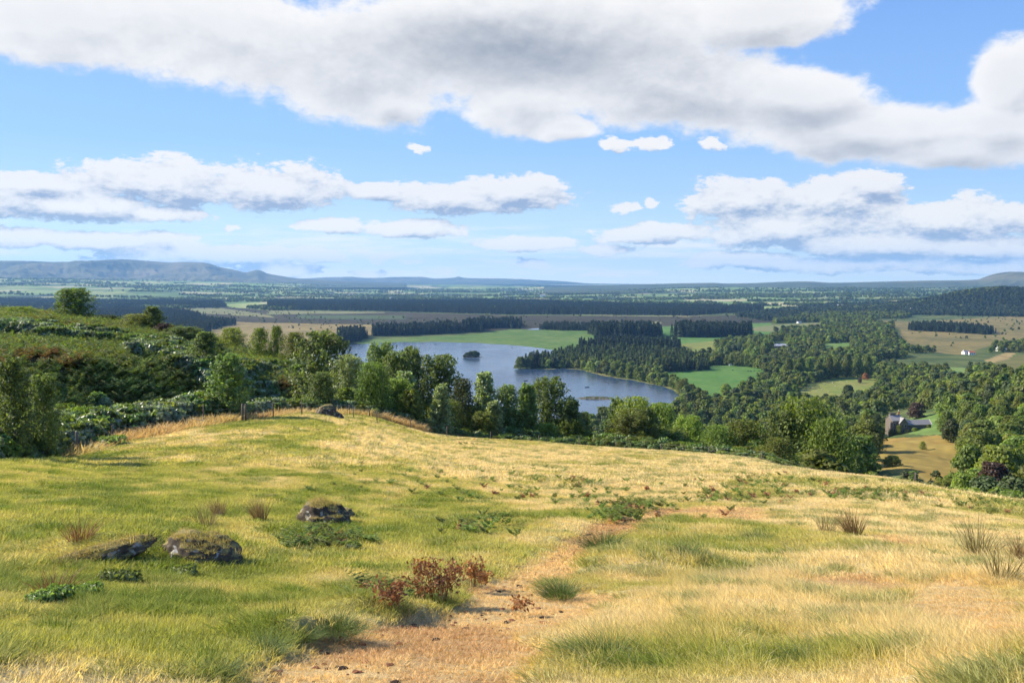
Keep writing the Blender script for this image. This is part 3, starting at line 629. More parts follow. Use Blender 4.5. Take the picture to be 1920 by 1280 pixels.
def trunk_mb(rr, h, w, base, rad, branches=7, n=7):
    mb = MB(); k = 6; pts = []; x = y = 0
    for i in range(k + 1):
        pts.append((x, y, h * .82 * i / k - .25 * (i == 0))); x += (rr.random() - .5) * w * .06; y += (rr.random() - .5) * w * .06
    mb.tube(pts, [rad * (1.35 if i == 0 else 1) * (1 - i / (k + 1.) * .85) for i in range(k + 1)], n)
    for b in range(branches):
        q = base + (1 - base) * .75 * (b + .5) / branches; i = int(q * k); p = Vector(pts[min(i, k)]); a = rr.random() * 2 * pi; L = w * .36 * (1.1 - q * .6)
        e = p + Vector((cos(a) * L, sin(a) * L, L * .75)); m_ = (p + e) / 2 + Vector((0, 0, -L * .08))
        mb.tube([p, m_, e], [rad * .42 * (1 - q * .5), rad * .25, rad * .06], 5, False)
    return mb
def conifer_np(rr, h, w, n, ls, base=.06):
    q = base + (1 - base) * rr.random(n) ** .85; lv = np.round(q * 14) / 14 * .6 + q * .4; env = (1 - lv) ** .85 * w * .5 + .03 * w
    a = rr.random(n) * 2 * pi; rad = env * (.35 + .65 * rr.random(n) ** .5)
    P = np.stack([rad * np.cos(a), rad * np.sin(a), h * lv - rad * .28], 1); U = np.stack([np.cos(a), np.sin(a), np.full(n, -.45)], 1) + rdir(n, rr) * .3
    N = np.stack([np.cos(a) * .4, np.sin(a) * .4, np.ones(n)], 1) + rdir(n, rr) * .45; sz = ls * (.6 + .7 * rr.random(n))
    return quads(P, N, U, sz * .45, sz * .85)
def spray_np(rr, h, w, n, ls, shape, base=.05, nb=80, up=1.0, sc_=.075):
    P, U = [], []; per = n // nb
    for i in range(nb):
        q = base + (1 - base) * ((i + rr.random()) / nb) ** .95
        env = {'oval': math.sqrt(max(0, 1 - ((q - .38) / .64) ** 2)), 'cone': (1 - q) ** .8 * .95 + .04, 'column': min(1, 1.7 * (1 - q) ** .8 + .06) * min(1, q * 3 + .45)}[shape]
        L = w * .5 * env * (.55 + .65 * rr.random()) + .05 * h; a = i * 2.4 + rr.random() * .8; up_ = up * (.55 + .9 * rr.random()); z0 = h * q - L * up_ * .55
        t = rr.random(per) ** .55; bend = .25 * (rr.random() - .5)
        x = L * t * cos(a) - L * t * t * bend * sin(a); y = L * t * sin(a) + L * t * t * bend * cos(a); z = z0 + L * t * up_ * (1 - .18 * t)
        s = w * sc_ * (1.15 - .65 * t); p = np.stack([x, y, z], 1) + rr.normal(size=(per, 3)) * s[:, None] * np.array([1, 1, 1.15]); P.append(p); U.append(np.tile([cos(a), sin(a), up_ * .6], (per, 1)))
    P = np.concatenate(P); U = np.concatenate(U) + rr.normal(size=P.shape) * .8; P[:, 2] = np.clip(P[:, 2], .02 * h, h * 1.04); m = len(P)
    N = np.column_stack([P[:, :2] / (w * .5), .4 + .3 * rr.random(m)]) + rr.normal(size=P.shape) * .65; sz = ls * (.5 + .8 * rr.random(m)); return quads(P, N, U, sz * .5, sz * .8)
TREES = {}
def tree_proto(key, kindname, mat, h, w, n, ls, base=.2, lobes=14, shape='oval', seed=1, bark=None, lobe=.36, brn=7, elong=1.2):
    rr = np.random.default_rng(seed)
    if shape == 'spruce': V, Q = conifer_np(rr, h, w, n, ls, base)
    elif key[:4] in ('birc', 'aspe', 'popl', 'alde', 'thor'): V, Q = spray_np(rr, h, w, n, ls, shape, base, {'birc': 90, 'aspe': 60, 'popl': 80, 'alde': 190, 'thor': 70}[key[:4]], {'birc': 1.1, 'aspe': 1.2, 'popl': 1.5, 'alde': .7, 'thor': .45}[key[:4]])
    else: V, Q = crown_np(rr, h, w, base, lobes, n, ls, shape=shape, lobe=lobe, elong=elong)
    cr = meshnp('crown', V, Q, None, [ML[mat]])
    tm = trunk_mb(rr, h, w, base, .016 * h + .03, brn).mesh('trunk', bark or MBARK, True)
    TREES[key] = (kindname, cr, tm, h, w)
def put_tree(key, loc, height, width=None, rotz=0., label='', group=None, cat='tree', mat=None, name=None):
    kn, cr, tm, h, w = TREES[key]; sz = height / h; sw = (width / w) if width else sz
    r = link(name or kn, None, None, loc, (0, 0, rotz), (sw, sw, sz)); tag(r, label, cat, group)
    c = link('crown', cr, r); link('trunk', tm, r)
    if mat: c.material_slots[0].link = 'OBJECT'; c.material_slots[0].material = ML[mat]
    return r
# near kinds (a few metres tall, 60-150 m away) and kinds of the valley woods
for i in range(3): tree_proto(f'birch{i}', 'birch_tree', 'birch', 6, 3.0, 11000, .115, .03, 34, 'oval', 20 + i, MBIRCH, .34, 9)
for i in range(2): tree_proto(f'aspen{i}', 'aspen_tree', 'silver', 6, 2.7, 7000, .15, .03, 28, 'cone', 30 + i, MBIRCH, .36, 8)
for i in range(2): tree_proto(f'poplar{i}', 'birch_tree', 'birch', 6, 2.2, 8000, .115, .04, 26, 'column', 34 + i, MBIRCH, .44, 8)
tree_proto('alder0', 'alder_tree', 'ash', 6, 4.2, 11000, .13, .02, 38, 'oval', 41, None, .30, 9)
tree_proto('alder1', 'alder_tree', 'oak', 6, 4.4, 11000, .13, .02, 38, 'oval', 42, None, .30, 9)
tree_proto('thorn0', 'hawthorn_tree', 'dark', 5, 4.2, 8000, .125, .02, 30, 'oval', 43, None, .32, 9)
for i in range(3): tree_proto(f'oak{i}', 'oak_tree', 'oak', 12, 12, 3200, .62, .12, 30, 'dome', 50 + i, None, .32)
for i in range(3): tree_proto(f'ash{i}', 'ash_tree', 'ash', 13, 10, 3200, .58, .12, 30, 'oval', 60 + i, None, .33)
for i in range(2): tree_proto(f'lime{i}', 'lime_tree', 'oak', 16, 9, 3200, .60, .05, 26, 'column', 70 + i, None, .42)
for i in range(2): tree_proto(f'spruce{i}', 'spruce_tree', 'spruce', 16, 6.5, 2200, .75, .05, 1, 'spruce', 80 + i)
tree_proto('copper0', 'copper_beech_tree', 'copper', 13, 12, 3200, .62, .06, 30, 'dome', 90, None, .32)

# ------------------------------------------------------------------ scattered masses (kind = stuff)
def proto_coll(name, meshes):
    c = bpy.data.collections.new(name)
    for i, me in enumerate(meshes):
        o = bpy.data.objects.new('%s %02d' % (name, i), me); c.objects.link(o)
    return c
def scatter(name, P, rot, scl, idx, coll, label, cat, col=None, kind='stuff'):
    n = len(P); rot = np.asarray(rot, float)
    if rot.ndim == 1: rot = np.stack([np.zeros(n), np.zeros(n), rot], 1)
    scl = np.asarray(scl, float)
    if scl.ndim == 1: scl = np.repeat(scl[:, None], 3, 1)
    at = {'irot': ('FLOAT_VECTOR', 'POINT', rot), 'iscl': ('FLOAT_VECTOR', 'POINT', scl), 'iidx': ('INT', 'POINT', idx)}
    if col is not None: at['gcol'] = ('FLOAT_VECTOR', 'POINT', col)
    me = meshnp(name, P, attrs=at); o = link(name, me); tag(o, label, cat, kind=kind)
    g = bpy.data.node_groups.new(name + ' scatter', 'GeometryNodeTree')
    g.interface.new_socket('Geometry', in_out='INPUT', socket_type='NodeSocketGeometry'); g.interface.new_socket('Geometry', in_out='OUTPUT', socket_type='NodeSocketGeometry')
    T = NT(g); gi = T.n('NodeGroupInput'); go = T.n('NodeGroupOutput'); ip = T.n('GeometryNodeInstanceOnPoints'); ci = T.n('GeometryNodeCollectionInfo')
    ci.inputs[0].default_value = coll; ci.inputs['Separate Children'].default_value = True; ci.inputs['Reset Children'].default_value = True
    def na(nm, ty):
        a = T.n('GeometryNodeInputNamedAttribute', data_type=ty); a.inputs['Name'].default_value = nm; return [s for s in a.outputs if s.enabled and s.name == 'Attribute'][0]
    T.l(gi.outputs[0], ip.inputs['Points']); T.l(ci.outputs[0], ip.inputs['Instance']); ip.inputs['Pick Instance'].default_value = True
    T.l(na('iidx', 'INT'), ip.inputs['Instance Index']); T.l(na('iscl', 'FLOAT_VECTOR'), ip.inputs['Scale'])
    e2 = T.n('FunctionNodeEulerToRotation'); T.l(na('irot', 'FLOAT_VECTOR'), e2.inputs[0]); T.l(e2.outputs[0], ip.inputs['Rotation'])
    T.l(ip.outputs[0], go.inputs[0]); md = o.modifiers.new('scatter', 'NODES'); md.node_group = g
    return o
def lowtree(kind, mat, h, w, n, ls, seed, **kw):
    rr = np.random.default_rng(seed)
    V, Q = conifer_np(rr, h, w, n, ls) if kind == 'spruce' else crown_np(rr, h, w, kw.get('base', .05), kw.get('lobes', 8), n, ls, shape=kind, lobe=.42)
    return meshnp('tree', V, Q, None, [ML[mat]])
PC_SPRUCE = proto_coll('conifer', [lowtree('spruce', 'spruce', 20, 7.5, 230, 2.2, i) for i in range(4)])
PC_LARCH = proto_coll('larch', [lowtree('spruce', 'larch', 20, 8, 230, 2.3, 10 + i) for i in range(3)] + [lowtree('spruce', 'spruce', 20, 8, 230, 2.3, 14)])
PC_BROAD = proto_coll('broadleaf', [lowtree('dome', m, 11, 12, 420, 1.35, 20 + i) for i, m in enumerate(['oak', 'ash', 'lime', 'dark'])] + [lowtree('oval', m, 13, 10, 420, 1.3, 30 + i) for i, m in enumerate(['ash', 'oak', 'dark'])])
PC_CLOUDSHADE = proto_coll('shaded trees', [lowtree('dome', 'spruce', 10, 12, 70, 3.2, 46 + i, lobes=6) for i in range(3)])  # round crowns in dark needle colour: cloud shadow painted into the leaves
PC_FAR = proto_coll('far trees', [lowtree('dome', m, 10, 13, 40, 4.2, 40 + i, lobes=5) for i, m in enumerate(['oak', 'dark', 'dark'])])

def sample_poly(wpoly_, spacing, rr, jit=.8):
    p = np.array(wpoly_); x0, y0 = p.min(0); x1, y1 = p.max(0)
    gx, gy = np.meshgrid(np.arange(x0, x1, spacing), np.arange(y0, y1, spacing)); x = gx.ravel() + (rr.random(gx.size) - .5) * spacing * jit * 2; y = gy.ravel() + (rr.random(gx.size) - .5) * spacing * jit * 2
    wv_ = min(28., spacing * 3); k = inpoly(x + (fbm(x, y, 60., 3, off=77) - .5) * wv_ * 2.4, y + (fbm(x, y, 60., 3, off=88) - .5) * wv_ * 2.4, wpoly_); return x[k], y[k]
def planepoly(poly, z=-119.5):
    return [tuple(onplane(x, max(y, 545), z)[:2]) for x, y in poly]
def wood(name, poly, spacing, coll, hmin, hmax, label, cat='woodland', href=20., seed=0, ground_hit=False, gap=0., openp=(), near_h=None):
    rr = np.random.default_rng(seed + 100); wp = hitpoly(poly, 120.) if ground_hit else planepoly(poly)
    x, y = sample_poly(wp, spacing, rr); nn = fbm(x, y, spacing * 9, 3, off=seed)
    k = nn > gap; x, y, nn = x[k], y[k], nn[k]; z = Hd(x, y) - .4
    hh = (hmin + (hmax - hmin) * np.clip(rr.random(len(x)) * .6 + (nn - .3) * .8, 0, 1))
    if openp:
        bad = np.zeros(len(x), bool)
        for q in (0, .5, .95):
            px, py = topix(x, y, z + hh * q)
            for op in openp: bad |= inpoly(px, py, op)
        k = ~bad; x, y, z, hh = x[k], y[k], z[k], hh[k]
    hh = hh * (.82 + .4 * rr.random(len(x)) ** 2); s = hh / href; n = len(x)
    return scatter(name, np.stack([x, y, z], 1), rr.random(n) * 6.28, np.stack([s * (.9 + .3 * rr.random(n)), s * (.9 + .3 * rr.random(n)), s], 1), rr.integers(0, len(coll.objects), n), coll, label, cat)

CON = [('conifer_plantation', [(-160, 566), (280, 567), (415, 567), (417, 577), (300, 577), (-160, 584)], 13, 16, 20, 'farthest dark conifer plantation band at the left'),
 ('conifer_plantation', [(-160, 586), (250, 583), (330, 585), (386, 596), (350, 600), (-160, 606)], 11, 15, 20, 'tapering dark conifer block in front of the farthest band'),
 ('conifer_plantation', [(-160, 607), (380, 603), (443, 607), (400, 617), (372, 632), (300, 640), (-160, 650)], 9, 15, 20, 'conifer block with a rounded tip nearest the golden moor'),
 ('conifer_plantation', [(504, 567), (960, 566), (1110, 572), (1300, 577), (1440, 581), (1400, 586), (1290, 592), (1100, 590), (960, 590), (700, 583), (504, 581)], 14, 17, 23, 'long dark plantation belt across the plain beyond the moor'),
 ('conifer_plantation', [(632, 647), (652, 645), (684, 634), (681, 629), (655, 627), (628, 631)], 6.5, 18, 23, 'rounded conifer clump at the left end of the lake'),
 ('conifer_plantation', [(697, 630), (760, 629.5), (866, 624.5), (866, 619), (740, 622), (697, 625)], 6.5, 19, 24, 'long dark conifer strip behind the far pasture'),
 ('conifer_plantation', [(874, 624), (903, 622.5), (903, 615), (874, 616)], 6.5, 22, 27, 'small tall conifer square right of the long strip'),
 ('conifer_plantation', [(896, 616), (973, 616), (973, 610), (896, 610)], 8, 20, 25, 'narrow conifer belt behind the tall square'),
 ('conifer_plantation', [(1018, 618.5), (1112, 621), (1112, 614), (1018, 613)], 8, 13, 18, 'thin conifer belt at the edge of the moor beside the pond'),
 ('conifer_plantation', [(1105, 632.5), (1228, 632), (1228, 624), (1107, 625)], 7, 24, 29, 'dark conifer block right of the pasture'),
 ('conifer_plantation', [(1262, 631.5), (1330, 633), (1404, 631), (1404, 625), (1300, 623), (1272, 624)], 7, 23, 28, 'dark oval conifer block on the green pasture'),
 ('conifer_plantation', [(1085, 657), (1160, 655), (1267, 657), (1262, 649), (1180, 645), (1110, 647)], 6.5, 15, 20, 'conifer block behind the lake point'),
]
for i, (nm, poly, sp, h0, h1, lab) in enumerate(CON): wood(nm, poly, sp, PC_SPRUCE, h0, h1, lab, 'conifer plantation', seed=i)
wood('mixed_wood', [(975, 690), (1010, 691), (1110, 686), (1140, 694), (1240, 700), (1328, 692), (1330, 679), (1230, 664), (1130, 660), (1050, 668), (1030, 676), (985, 684)], 6.5, PC_LARCH, 11, 19, 'mixed conifer wood covering the lake point', 'mixed wood', seed=31)
OPEN = [  # what must stay in sight between the woods (photograph outlines)
 [(1228, 697), (1262, 689), (1330, 685), (1390, 685), (1438, 694), (1412, 707), (1372, 730), (1345, 741), (1322, 733), (1300, 720), (1262, 702)],
 [(1478, 738), (1545, 712), (1600, 706), (1640, 706), (1642, 728), (1600, 734), (1560, 742), (1520, 742)],
 [(1232, 612), (1438, 607), (1440, 618), (1330, 640), (1345, 655), (1380, 657), (1470, 664), (1440, 668), (1290, 655), (1232, 650)],
 [(1440, 607), (1540, 604), (1540, 610), (1440, 614)], [(1538, 645), (1594, 642), (1600, 652), (1548, 656)],
 [(1448, 640), (1478, 640), (1478, 652), (1448, 652)],
 [(1672, 610), (1700, 606), (1712, 622), (1862, 632), (1862, 650), (1800, 654), (1700, 644), (1684, 632)], [(1640, 598), (1930, 598), (1930, 606), (1640, 604)],
 [(1812, 655), (1846, 655), (1846, 678), (1812, 674)], [(1840, 666), (1885, 660), (1925, 662), (1925, 700), (1870, 690), (1840, 676)], [(1760, 692), (1806, 690), (1820, 704), (1780, 700)],
 [(1663, 768), (1760, 768), (1760, 812), (1663, 814)], [(1712, 776), (1772, 774), (1772, 788), (1712, 788)],
 [(1583, 827), (1640, 826), (1700, 828), (1760, 818), (1800, 840), (1830, 872), (1812, 895), (1760, 885), (1690, 856), (1590, 846)],
 [(560, 640), (1040, 650), (1060, 660), (980, 668), (966, 676), (962, 694), (1060, 692), (1106, 700), (1160, 711), (1215, 720), (1250, 728), (1272, 742), (1270, 753), (1180, 762), (1100, 770), (560, 790)],
]
# woods too far or too dense to count
FARW = [([(1300, 664), (1330, 650), (1400, 640), (1560, 628), (1690, 630), (1700, 650), (1640, 700), (1560, 700), (1450, 705), (1440, 695), (1330, 690)], 10, 9, 15, 'broadleaf wood round the farm shed and the small fields'),
 ([(1450, 604), (1560, 590), (1700, 592), (1680, 640), (1560, 640), (1450, 622)], 12, 10, 16, 'dense wood on the rise beyond the farm shed'),
 ([(1690, 640), (1800, 656), (1850, 654), (1960, 640), (2200, 640), (2200, 690), (1960, 664), (1850, 662), (1700, 662)], 11, 8, 13, 'belt of trees between the golden moor and the white cottages'),
 ([(1380, 594), (1440, 584), (1560, 574), (1780, 574), (1800, 588), (1640, 598), (1440, 602)], 16, 10, 16, 'dark broadleaf wood in front of the wooded knoll')]
for i, (poly, sp, h0, h1, lab) in enumerate(FARW): wood('broadleaf_wood', poly, sp, PC_CLOUDSHADE if i == 3 else PC_BROAD, h0, h1, lab, 'wood', 11., 50 + i, openp=OPEN, gap=.28 if i == 0 else .2)  # the wood before the knoll takes the trees darkened for cloud shadow
wood('conifer_plantation', [(1705, 620), (1790, 624), (1862, 629), (1862, 622), (1790, 616), (1705, 614)], 8, PC_SPRUCE, 14, 20, 'broken conifer belt on the golden moor', 'conifer plantation', seed=61, gap=.3)
# the wooded knoll, cloud shadow put into its tree colour
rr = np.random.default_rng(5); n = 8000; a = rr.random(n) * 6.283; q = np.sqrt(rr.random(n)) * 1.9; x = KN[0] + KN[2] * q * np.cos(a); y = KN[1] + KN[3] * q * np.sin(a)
scatter('wooded_knoll', np.stack([x, y, Hd(x, y) - .5], 1), a * 7, np.full(n, 1.15) * (.7 + .5 * rr.random(n)), rr.integers(0, 3, n), PC_CLOUDSHADE, 'wooded knoll coloured dark for cloud shadow below the right hand ridge', 'wood')
# hedges, copses and farm trees over the distant plain
n = 90000; th = R(-34) + R(68) * rr.random(n); rq = np.exp(math.log(3700) + (math.log(12500) - math.log(3700)) * rr.random(n)); x, y = rq * np.sin(th), rq * np.cos(th)
nz = fbm(x * .55, y * 1.6, 420., 4, off=21); nz2 = fbm(x, y, 90., 2, off=23); z = Hd(x, y); px, py = topix(x, y, z)
k = (nz > .53) & (nz2 > .47) & ~inpoly(px, py, MOORP) & ~((py > 585) & (px < 1400)); x, y, z, th = x[k], y[k], z[k], th[k]; n = len(x)
scatter('farmland_trees', np.stack([x, y, z - .3], 1), th * 90, .85 + .6 * rr.random(n), rr.integers(0, 3, n), PC_FAR, 'countless hedgerow trees and copses over the distant plain', 'trees')
# sparse bushes on the moors
P_ = []
for poly, m_ in ((MOORP, 1500), ([(1640, 600), (1920, 592), (1930, 640), (1850, 650), (1700, 650)], 240)):
    wx, wy = sample_poly(planepoly([(min(max(a, -200), 2000), min(b, 650)) for a, b in poly]), 60, rr, 1.); kk = fbm(wx, wy, 300, 3, off=4) > .52; P_.append(np.stack([wx[kk], wy[kk]], 1))
P_ = np.concatenate(P_); n = len(P_); scatter('moor_bushes', np.column_stack([P_, Hd(P_[:, 0], P_[:, 1]) - .3]), rr.random(n) * 6, .25 + .35 * rr.random(n), rr.integers(0, 3, n), PC_FAR, 'sparse dark bushes dotted over the brown moor', 'bushes')

# ------------------------------------------------------------------ valley trees one by one
rr = np.random.default_rng(77)
RS = np.exp(np.linspace(math.log(20), math.log(3000), 500))
def behind_land(x, y, ztop):
    """true where the meadow edge or a rise hides even the tree top"""
    r = np.hypot(x, y); th = np.arctan2(x, y); out = np.zeros(len(x), bool); tt = ztop / r
    for i in range(len(x)):
        q = RS[RS < r[i] - 3]; out[i] = len(q) and (H0(np.full(len(q), th[i]), q) / q).max() > tt[i]
    return out
def open_hit(x, y, z, hh, ww, polys=OPEN):
    bad = np.zeros(len(x), bool); r = np.hypot(x, y)
    for q, s in ((0, 0), (.5, -.35), (.5, .35), (.95, 0)):
        px, py = topix(x, y, z + hh * q); px = px + s * ww / r * F
        for op in polys: bad |= inpoly(px, py, op)
    return bad
def placed(key, px, py, h, w, label, mat=None, rmin=120., group=None, name=None, rot=None, r=None):
    if r is None and 1580 < px < 1775 and 784 <= py <= 820 and key != 'copper0':   # trees of the garden stand level with the house
        rh = HOUSE_R - (py - 812) * -1.2 if py < 812 else HOUSE_R - 4; p = on(px, rh); top = rh * float(ray(px, py)[1]) + h; h = max(top - p.z, 2.)
    else: p = on(px, r) if r else hit(px, py, rmin)
    p.z -= .25
    return put_tree(key, p, h, w, rr.random() * 6 if rot is None else rot, label, group, 'tree', mat, name)
HOUSE_R = hit(1690, 812, 150.).xy.length
SPEC = [('ash0', 1122, 698, 15, 15, 'pale rounded willow leaning over the shore left of the grey green pair', 'silver', 'willow_tree'), ('ash1', 1134, 700, 17, 15, 'pale rounded willow second along the shore of the lake point', 'ash', 'willow_tree'),
 ('oak1', 1155, 704, 17, 16, 'broad shore tree with a dark reflection below it', None, 'oak_tree'), ('ash2', 1182, 709, 15, 12, 'middle shore tree standing between two gaps of grass', None, 'ash_tree'), ('oak2', 1196, 712, 15, 13, 'round oak on the shore right of the middle tree', None, 'oak_tree'),
 ('oak0', 1216, 715, 10, 10, 'low round tree on the narrow shore strip', None, 'oak_tree'), ('ash0', 1232, 718, 14, 12, 'shore tree at the lower corner of the bright field', None, 'ash_tree'), ('oak1', 1247, 722, 14, 13, 'tree overhanging the right end of the lake', None, 'oak_tree'), ('ash1', 1262, 729, 13, 12, 'tree where the lake shore turns towards the near wood', None, 'ash_tree'),
 ('alder0', 1280, 738, 15, 14, 'large tree at the inner corner of the lake', 'ash', 'alder_tree'), ('oak0', 1297, 748, 15, 14, 'dark oak right of the inner lake corner', None, 'oak_tree'), ('alder1', 1285, 765, 13, 13, 'broad tree at the right end of the near shore', 'ash', 'alder_tree'),
 ('ash2', 1361, 742, 13, 13, 'lone tree with a bronze tinge in front of the bright field', 'lime', 'maple_tree'), ('thorn0', 1337, 758, 8, 8, 'small dark conical tree in front of the bright field', 'dark', 'yew_tree'),
 ('oak0', 1590, 744, 12, 14, 'dark broad tree standing alone at the foot of the sloping field', 'dark', 'oak_tree'), ('oak1', 1623, 712, 8, 9, 'orange red tree at the top right of the sloping field', 'rust', 'maple_tree'), ('oak2', 1612, 718, 6, 6, 'small brown tree left of the orange red tree', 'copper', 'maple_tree'),
 ('copper0', 1718, 784, 10, 13, 'dark copper beech behind the stone house chimney', None, 'copper_beech_tree'), ('copper0', 1590, 800, 9, 8, 'dark copper beech left of the stone house', None, 'copper_beech_tree'),
 ('thorn0', 1645, 812, 10, 5.5, 'tall dark yew hard against the left wall of the stone house', 'dark', 'yew_tree'), ('ash0', 1622, 806, 9.5, 5, 'bright green tree left of the dark yew', 'lime', 'ash_tree'), ('oak0', 1632, 815, 4.2, 4.6, 'round clipped bush on the meadow edge left of the house', 'ash', 'garden_bush'),
 ('oak1', 1612, 816, 4.0, 4, 'pale bush furthest left at the meadow edge', 'silver', 'garden_bush'), ('birch1', 1686, 817, 5.5, 2.6, 'young feathery tree in front of the house gable', 'lime', 'birch_tree'), ('thorn0', 1703, 815, 3.0, 3.2, 'dark bush at the inner corner of the house', 'dark', 'garden_bush'),
 ('thorn0', 1768, 806, 7, 6, 'dark tree at the right end of the long low wing', 'oak', 'hawthorn_tree'), ('ash0', 1762, 776, 7, 8, 'yellow green tree above the lawn right of the copper beech', 'lime', 'ash_tree'), ('oak2', 1730, 768, 5, 6, 'small domed tree on the lawn behind the house', 'dark', 'oak_tree'),
 ('thorn0', 1730, 842, 3.2, 2.6, 'sparse little tree standing alone in the ochre meadow', 'lime', 'hawthorn_tree'), ('oak1', 1672, 874, 3.4, 6.0, 'brownish thicket at the near side of the ochre meadow', 'lime', 'hawthorn_tree'), ('ash1', 1601, 862, 7, 6, 'yellow green tree at the near left corner of the ochre meadow', 'lime', 'ash_tree'), ('ash2', 1625, 866, 8, 6.5, 'grey green tree beside the yellow green one at the meadow corner', None, 'ash_tree'),
 ('thorn0', 1672, 816, 3.0, 3.4, 'small bush before the left wall of the house', 'ash', 'garden_bush'), ('oak2', 1716, 812, 2.2, 3.4, 'low hedge bush before the long low wing', 'lime', 'garden_bush'), ('oak0', 1742, 811, 1.9, 2.6, 'lowest bush before the middle of the long low wing', 'ash', 'garden_bush'),
 ('spruce0', 1338, 676, 17, 8, 'leftmost pointed spruce rising from the end of the point wood', None, 'spruce_tree'), ('spruce1', 1350, 676, 18, 8, 'second pointed spruce at the end of the point wood', None, 'spruce_tree'), ('spruce0', 1363, 677, 15, 7, 'third pointed spruce at the end of the point wood', None, 'spruce_tree'), ('spruce1', 1376, 678, 13, 7, 'shortest pointed spruce at the end of the point wood', None, 'spruce_tree'),
 ('spruce0', 1001, 689, 24, 9, 'tall dark spruce at the tip of the lake point', None, 'spruce_tree'), ('spruce1', 1009, 689, 22, 9, 'slightly shorter spruce touching the tall one on the point', None, 'spruce_tree'), ('oak0', 976, 691, 16, 18, 'rounded tree at the very tip of the lake point', 'oak', 'oak_tree'), ('oak1', 988, 691, 15, 15, 'dark rounded tree just behind the tip tree', 'dark', 'oak_tree'),
 ('oak2', 1357, 657, 18, 17, 'small round tree above another on the yellow green pasture', None, 'oak_tree'), ('oak1', 1366, 662, 16, 16, 'lower round tree of the pair on the yellow green pasture', None, 'oak_tree'), ('oak0', 1370, 645, 15, 15, 'single round tree near the oval conifer block', None, 'oak_tree'), ('oak0', 1411, 664, 17, 18, 'round tree left of the farm shed field', None, 'oak_tree'), ('ash0', 1431, 663, 13, 10, 'narrow tree in the field below the farm shed', None, 'ash_tree')]
for k, px, py, h, w, lab, mt, nm in SPEC: placed(k, px, py, h, w, lab, mt, name=nm)
for i in range(9):   # the row of tall limes above the sloping field
    placed('lime%d' % (i % 2), 1478 + i * 18 + rr.random() * 5, 713 - i * .9, 24 + rr.random() * 5, 15, 'tall bushy lime above the sloping field', None, group='row of tall limes above the sloping field')
for i in range(16):  # hedge line of round trees between the two green fields
    t = i / 15.; placed('oak%d' % (i % 3), 1372 + 112 * t + rr.random() * 6, 762 - 34 * t + rr.random() * 4, 11 + rr.random() * 4, 13, 'dark oak in the belt between the two fields', None, group='belt of oaks between the two green fields')
for i in range(12):
    t = i / 11.; placed('oak%d' % (i % 3), 1342 + 110 * t, 683 + 8 * t, 14 + rr.random() * 4, 16, 'round tree along the bright field far edge', None, group='line of trees along the far edge of the bright field')

TW = [(200, 7.2), (420, 9.), (1300, 10.5)]
cx_, cy_ = [], []
for (ra, sp), r0 in zip(TW, (112, 200, 420)):
    gx, gy = np.meshgrid(np.arange(-260, 900, sp), np.arange(80, 1300, sp)); x = (gx + (rr.random(gx.shape) - .5) * sp * 1.1).ravel(); y = (gy + (rr.random(gx.shape) - .5) * sp * 1.1).ravel(); r = np.hypot(x, y)
    px = 960 + F * x / y; k = (r > r0) & (r < ra) & (px < 2060) & (px > 1020 - (r < 330) * 230); cx_.append(x[k]); cy_.append(y[k])
x, y = np.concatenate(cx_), np.concatenate(cy_); z = Hd(x, y) - .3; r = np.hypot(x, y); px, py = topix(x, y, z)
hh = np.where(r < 200, 6.5 + 3.5 * rr.random(len(x)), 8 + 5 * rr.random(len(x))); hh = np.where((r < 160) & (px < 1150), hh * .8, hh)
hh = np.where((px > 1560) & (px < 1800) & (r < 260), hh * .45, hh)
ww = hh * (.75 + .35 * rr.random(len(x)))
inlake = inpoly(px, py, SHORE)
spx = np.array([topix(*o.location)[0] for o in sc.objects if o.get('category') == 'tree'])
bad = open_hit(x, y, z, hh, ww) | inlake; bad[~bad] |= behind_land(x[~bad], y[~bad], (z + hh)[~bad])
k = ~bad; x, y, z, r, hh, ww, px, py = (v[k] for v in (x, y, z, r, hh, ww, px, py)); o_ = np.argsort(-(hh / r)); NI = 290
kinds = ['oak', 'ash', 'oak', 'ash', 'lime', 'birch', 'alder', 'oak']
def place_words(px_, r_, py_):
    if px_ < 1250: return 'below the meadow edge by the near shore' if r_ < 260 else 'in the near shore wood'
    if px_ < 1560: return ('on the bank below the meadow edge' if r_ < 190 else 'in front of the bright field' if px_ < 1420 else 'in front of the sloping field')
    if px_ < 1790: return 'in the dip before the ochre meadow' if r_ < 330 else 'in the wood round the house'
    return 'low on the right edge bank' if r_ < 240 else 'high on the right edge bank'
SHW = {'oak': ('oak', 'broad domed'), 'ash': ('ash', 'loose crowned'), 'lime': ('lime', 'narrow columnar'), 'birch': ('birch', 'feathery'), 'alder': ('alder', 'bushy'), 'spruce': ('spruce', 'pointed dark')}
CLW = {'oak': 'dark green', 'ash': 'mid green', 'dark': 'blackish green', 'lime': 'yellow green', 'copper': 'purple brown', 'birch': 'grey green', 'silver': 'pale'}
